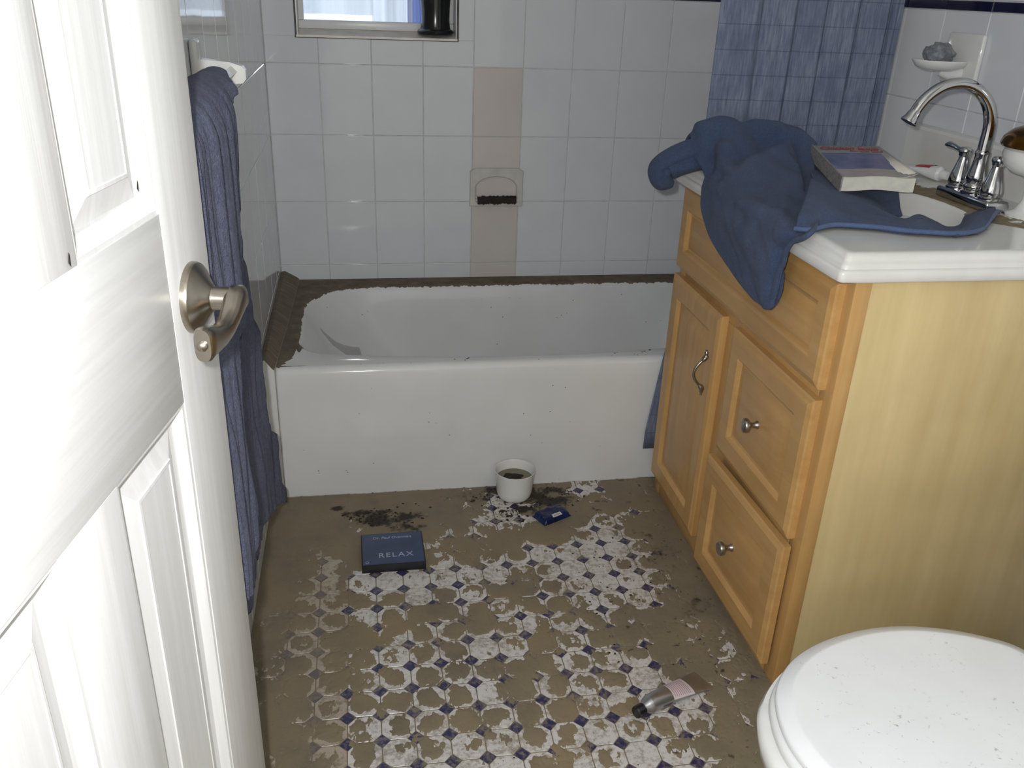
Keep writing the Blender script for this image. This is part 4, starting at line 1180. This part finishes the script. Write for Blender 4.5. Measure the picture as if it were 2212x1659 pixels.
bm = bmesh.new(); bm_box(bm, 1.32, 1.53, TCY - .21, TCY + .21, .39, .72, .02, 3); from_bm('tank', bm, M['ceramic'], tl, angle=40)
bm = bmesh.new(); bm_box(bm, 1.31, 1.54, TCY - .22, TCY + .22, .72, .755, .01, 3); from_bm('tank_lid', bm, M['ceramic'], tl, angle=40)
bm = bmesh.new(); bm_box(bm, 1.10, 1.44, TCY - .12, TCY + .12, 0, .389, .03, 3); from_bm('pedestal', bm, M['ceramic'], tl, angle=40)

# ------------------------------------------------------------------ open panel door
DO = (-.0064, -2.4654, 0.0)
door = empty('door_1', DO, (0, 0, math.radians(80)), 'white panelled bathroom door standing open on the left', kind='structure')
DW, DT, DZ0, DZ1 = .622, .035, .010, 2.03
PX = [(.103, .259), (.359, .515)]
PZ = [(.22, .881), (1.067, 1.90)]
for a, b in ((0, PX[0][0]), (PX[1][1], DW)): box('stile', a, b, 0, DT, DZ0, DZ1, M['door'], door, .0008)
for a, b in ((DZ0, PZ[0][0]), (PZ[0][1], PZ[1][0]), (PZ[1][1], DZ1)): box('rail', PX[0][0], PX[1][1], 0.0004, DT, a, b, M['door_rail'], door, .0008)
for a, b in PZ: box('mullion', PX[0][1], PX[1][0], 0.0004, DT, a, b, M['door'], door, .0008)
for xa, xb in PX:
    for za, zb in PZ:
        R = []
        for ins, dep in ((0, DT), (0, .0012), (.004, .0018), (.008, .005), (.012, .0105), (.016, .0120), (.0185, .0125), (.0400, .0062), (.0408, .0048), (.0440, .0044), (.0448, .0052), (.048, .0052)):
            R.append([(xa + ins, dep, za + ins), (xb - ins, dep, za + ins), (xb - ins, dep, zb - ins), (xa + ins, dep, zb - ins)])
        loft_obj('panel', R, M['door'], door, True, True, True, 22)
for cx_, cy_, cz_, nm_ in ((.487, .0042, 1.0955, 'chip'), (.347, -.0004, 1.073, 'chip')):
    obj('paint_chip', [(cx_ - .0018, cy_, cz_), (cx_, cy_ - .0004, cz_ + .0075), (cx_ + .0020, cy_, cz_ + .005), (cx_ + .0012, cy_, cz_ - .004)], [(0, 1, 2, 3)], M['soil'], door)
KX, KZ = .567, .971
lv = lathe('door_lever', [(.0355, .0), (.0355, .004), (.0345, .0065), (.030, .010), (.022, .0145), (.0155, .0185), (.0135, .0205), (.0122, .0210), (.0118, .023), (.0118, .040)], M['nickel'], door, ((KX, 0, KZ), (0, -1, 0)), 48, angle=30)
lv['label'] = 'satin nickel lever handle'
def lever_sec(x, yo, zo, hw, hh, n=24):
    P = []
    for k in range(n):
        c_, s_ = math.cos(2 * PI * k / n), math.sin(2 * PI * k / n)
        P.append((KX + x, -yo + hw * math.copysign(abs(c_) ** .7, c_), KZ + zo + hh * math.copysign(abs(s_) ** .7, s_)))
    return P
secs = []
for (x, yo, zo, hw, hh) in ((.0145, .043, .0, .003, .004), (.013, .043, .0, .0085, .0095), (.009, .043, .0, .0098, .0125), (.0, .043, -.0005, .0100, .0138), (-.010, .043, -.0035, .0100, .0130), (-.022, .0425, -.0105, .0095, .0105), (-.036, .042, -.0165, .0088, .0095), (-.052, .0415, -.0180, .0086, .0105), (-.068, .041, -.0155, .0088, .0130), (-.082, .0405, -.0125, .0090, .0155), (-.092, .0405, -.0115, .0090, .0165), (-.096, .0405, -.0115, .0075, .0150)):
    secs.append(lever_sec(x, yo, zo, hw, hh))
loft_obj('lever', secs, M['nickel'], lv, True, True, True, 50)
lathe('lever_button', [(.0048, 0), (.0048, .002), (.003, .0035), (.0, .004)], M['nickel'], lv, ((KX - .096, -.0405, KZ - .0115), (-1, 0, 0)), 16)
box('latch_plate', DW - .0005, DW + .0008, .006, .029, KZ - .028, KZ + .028, M['nickel'], door)
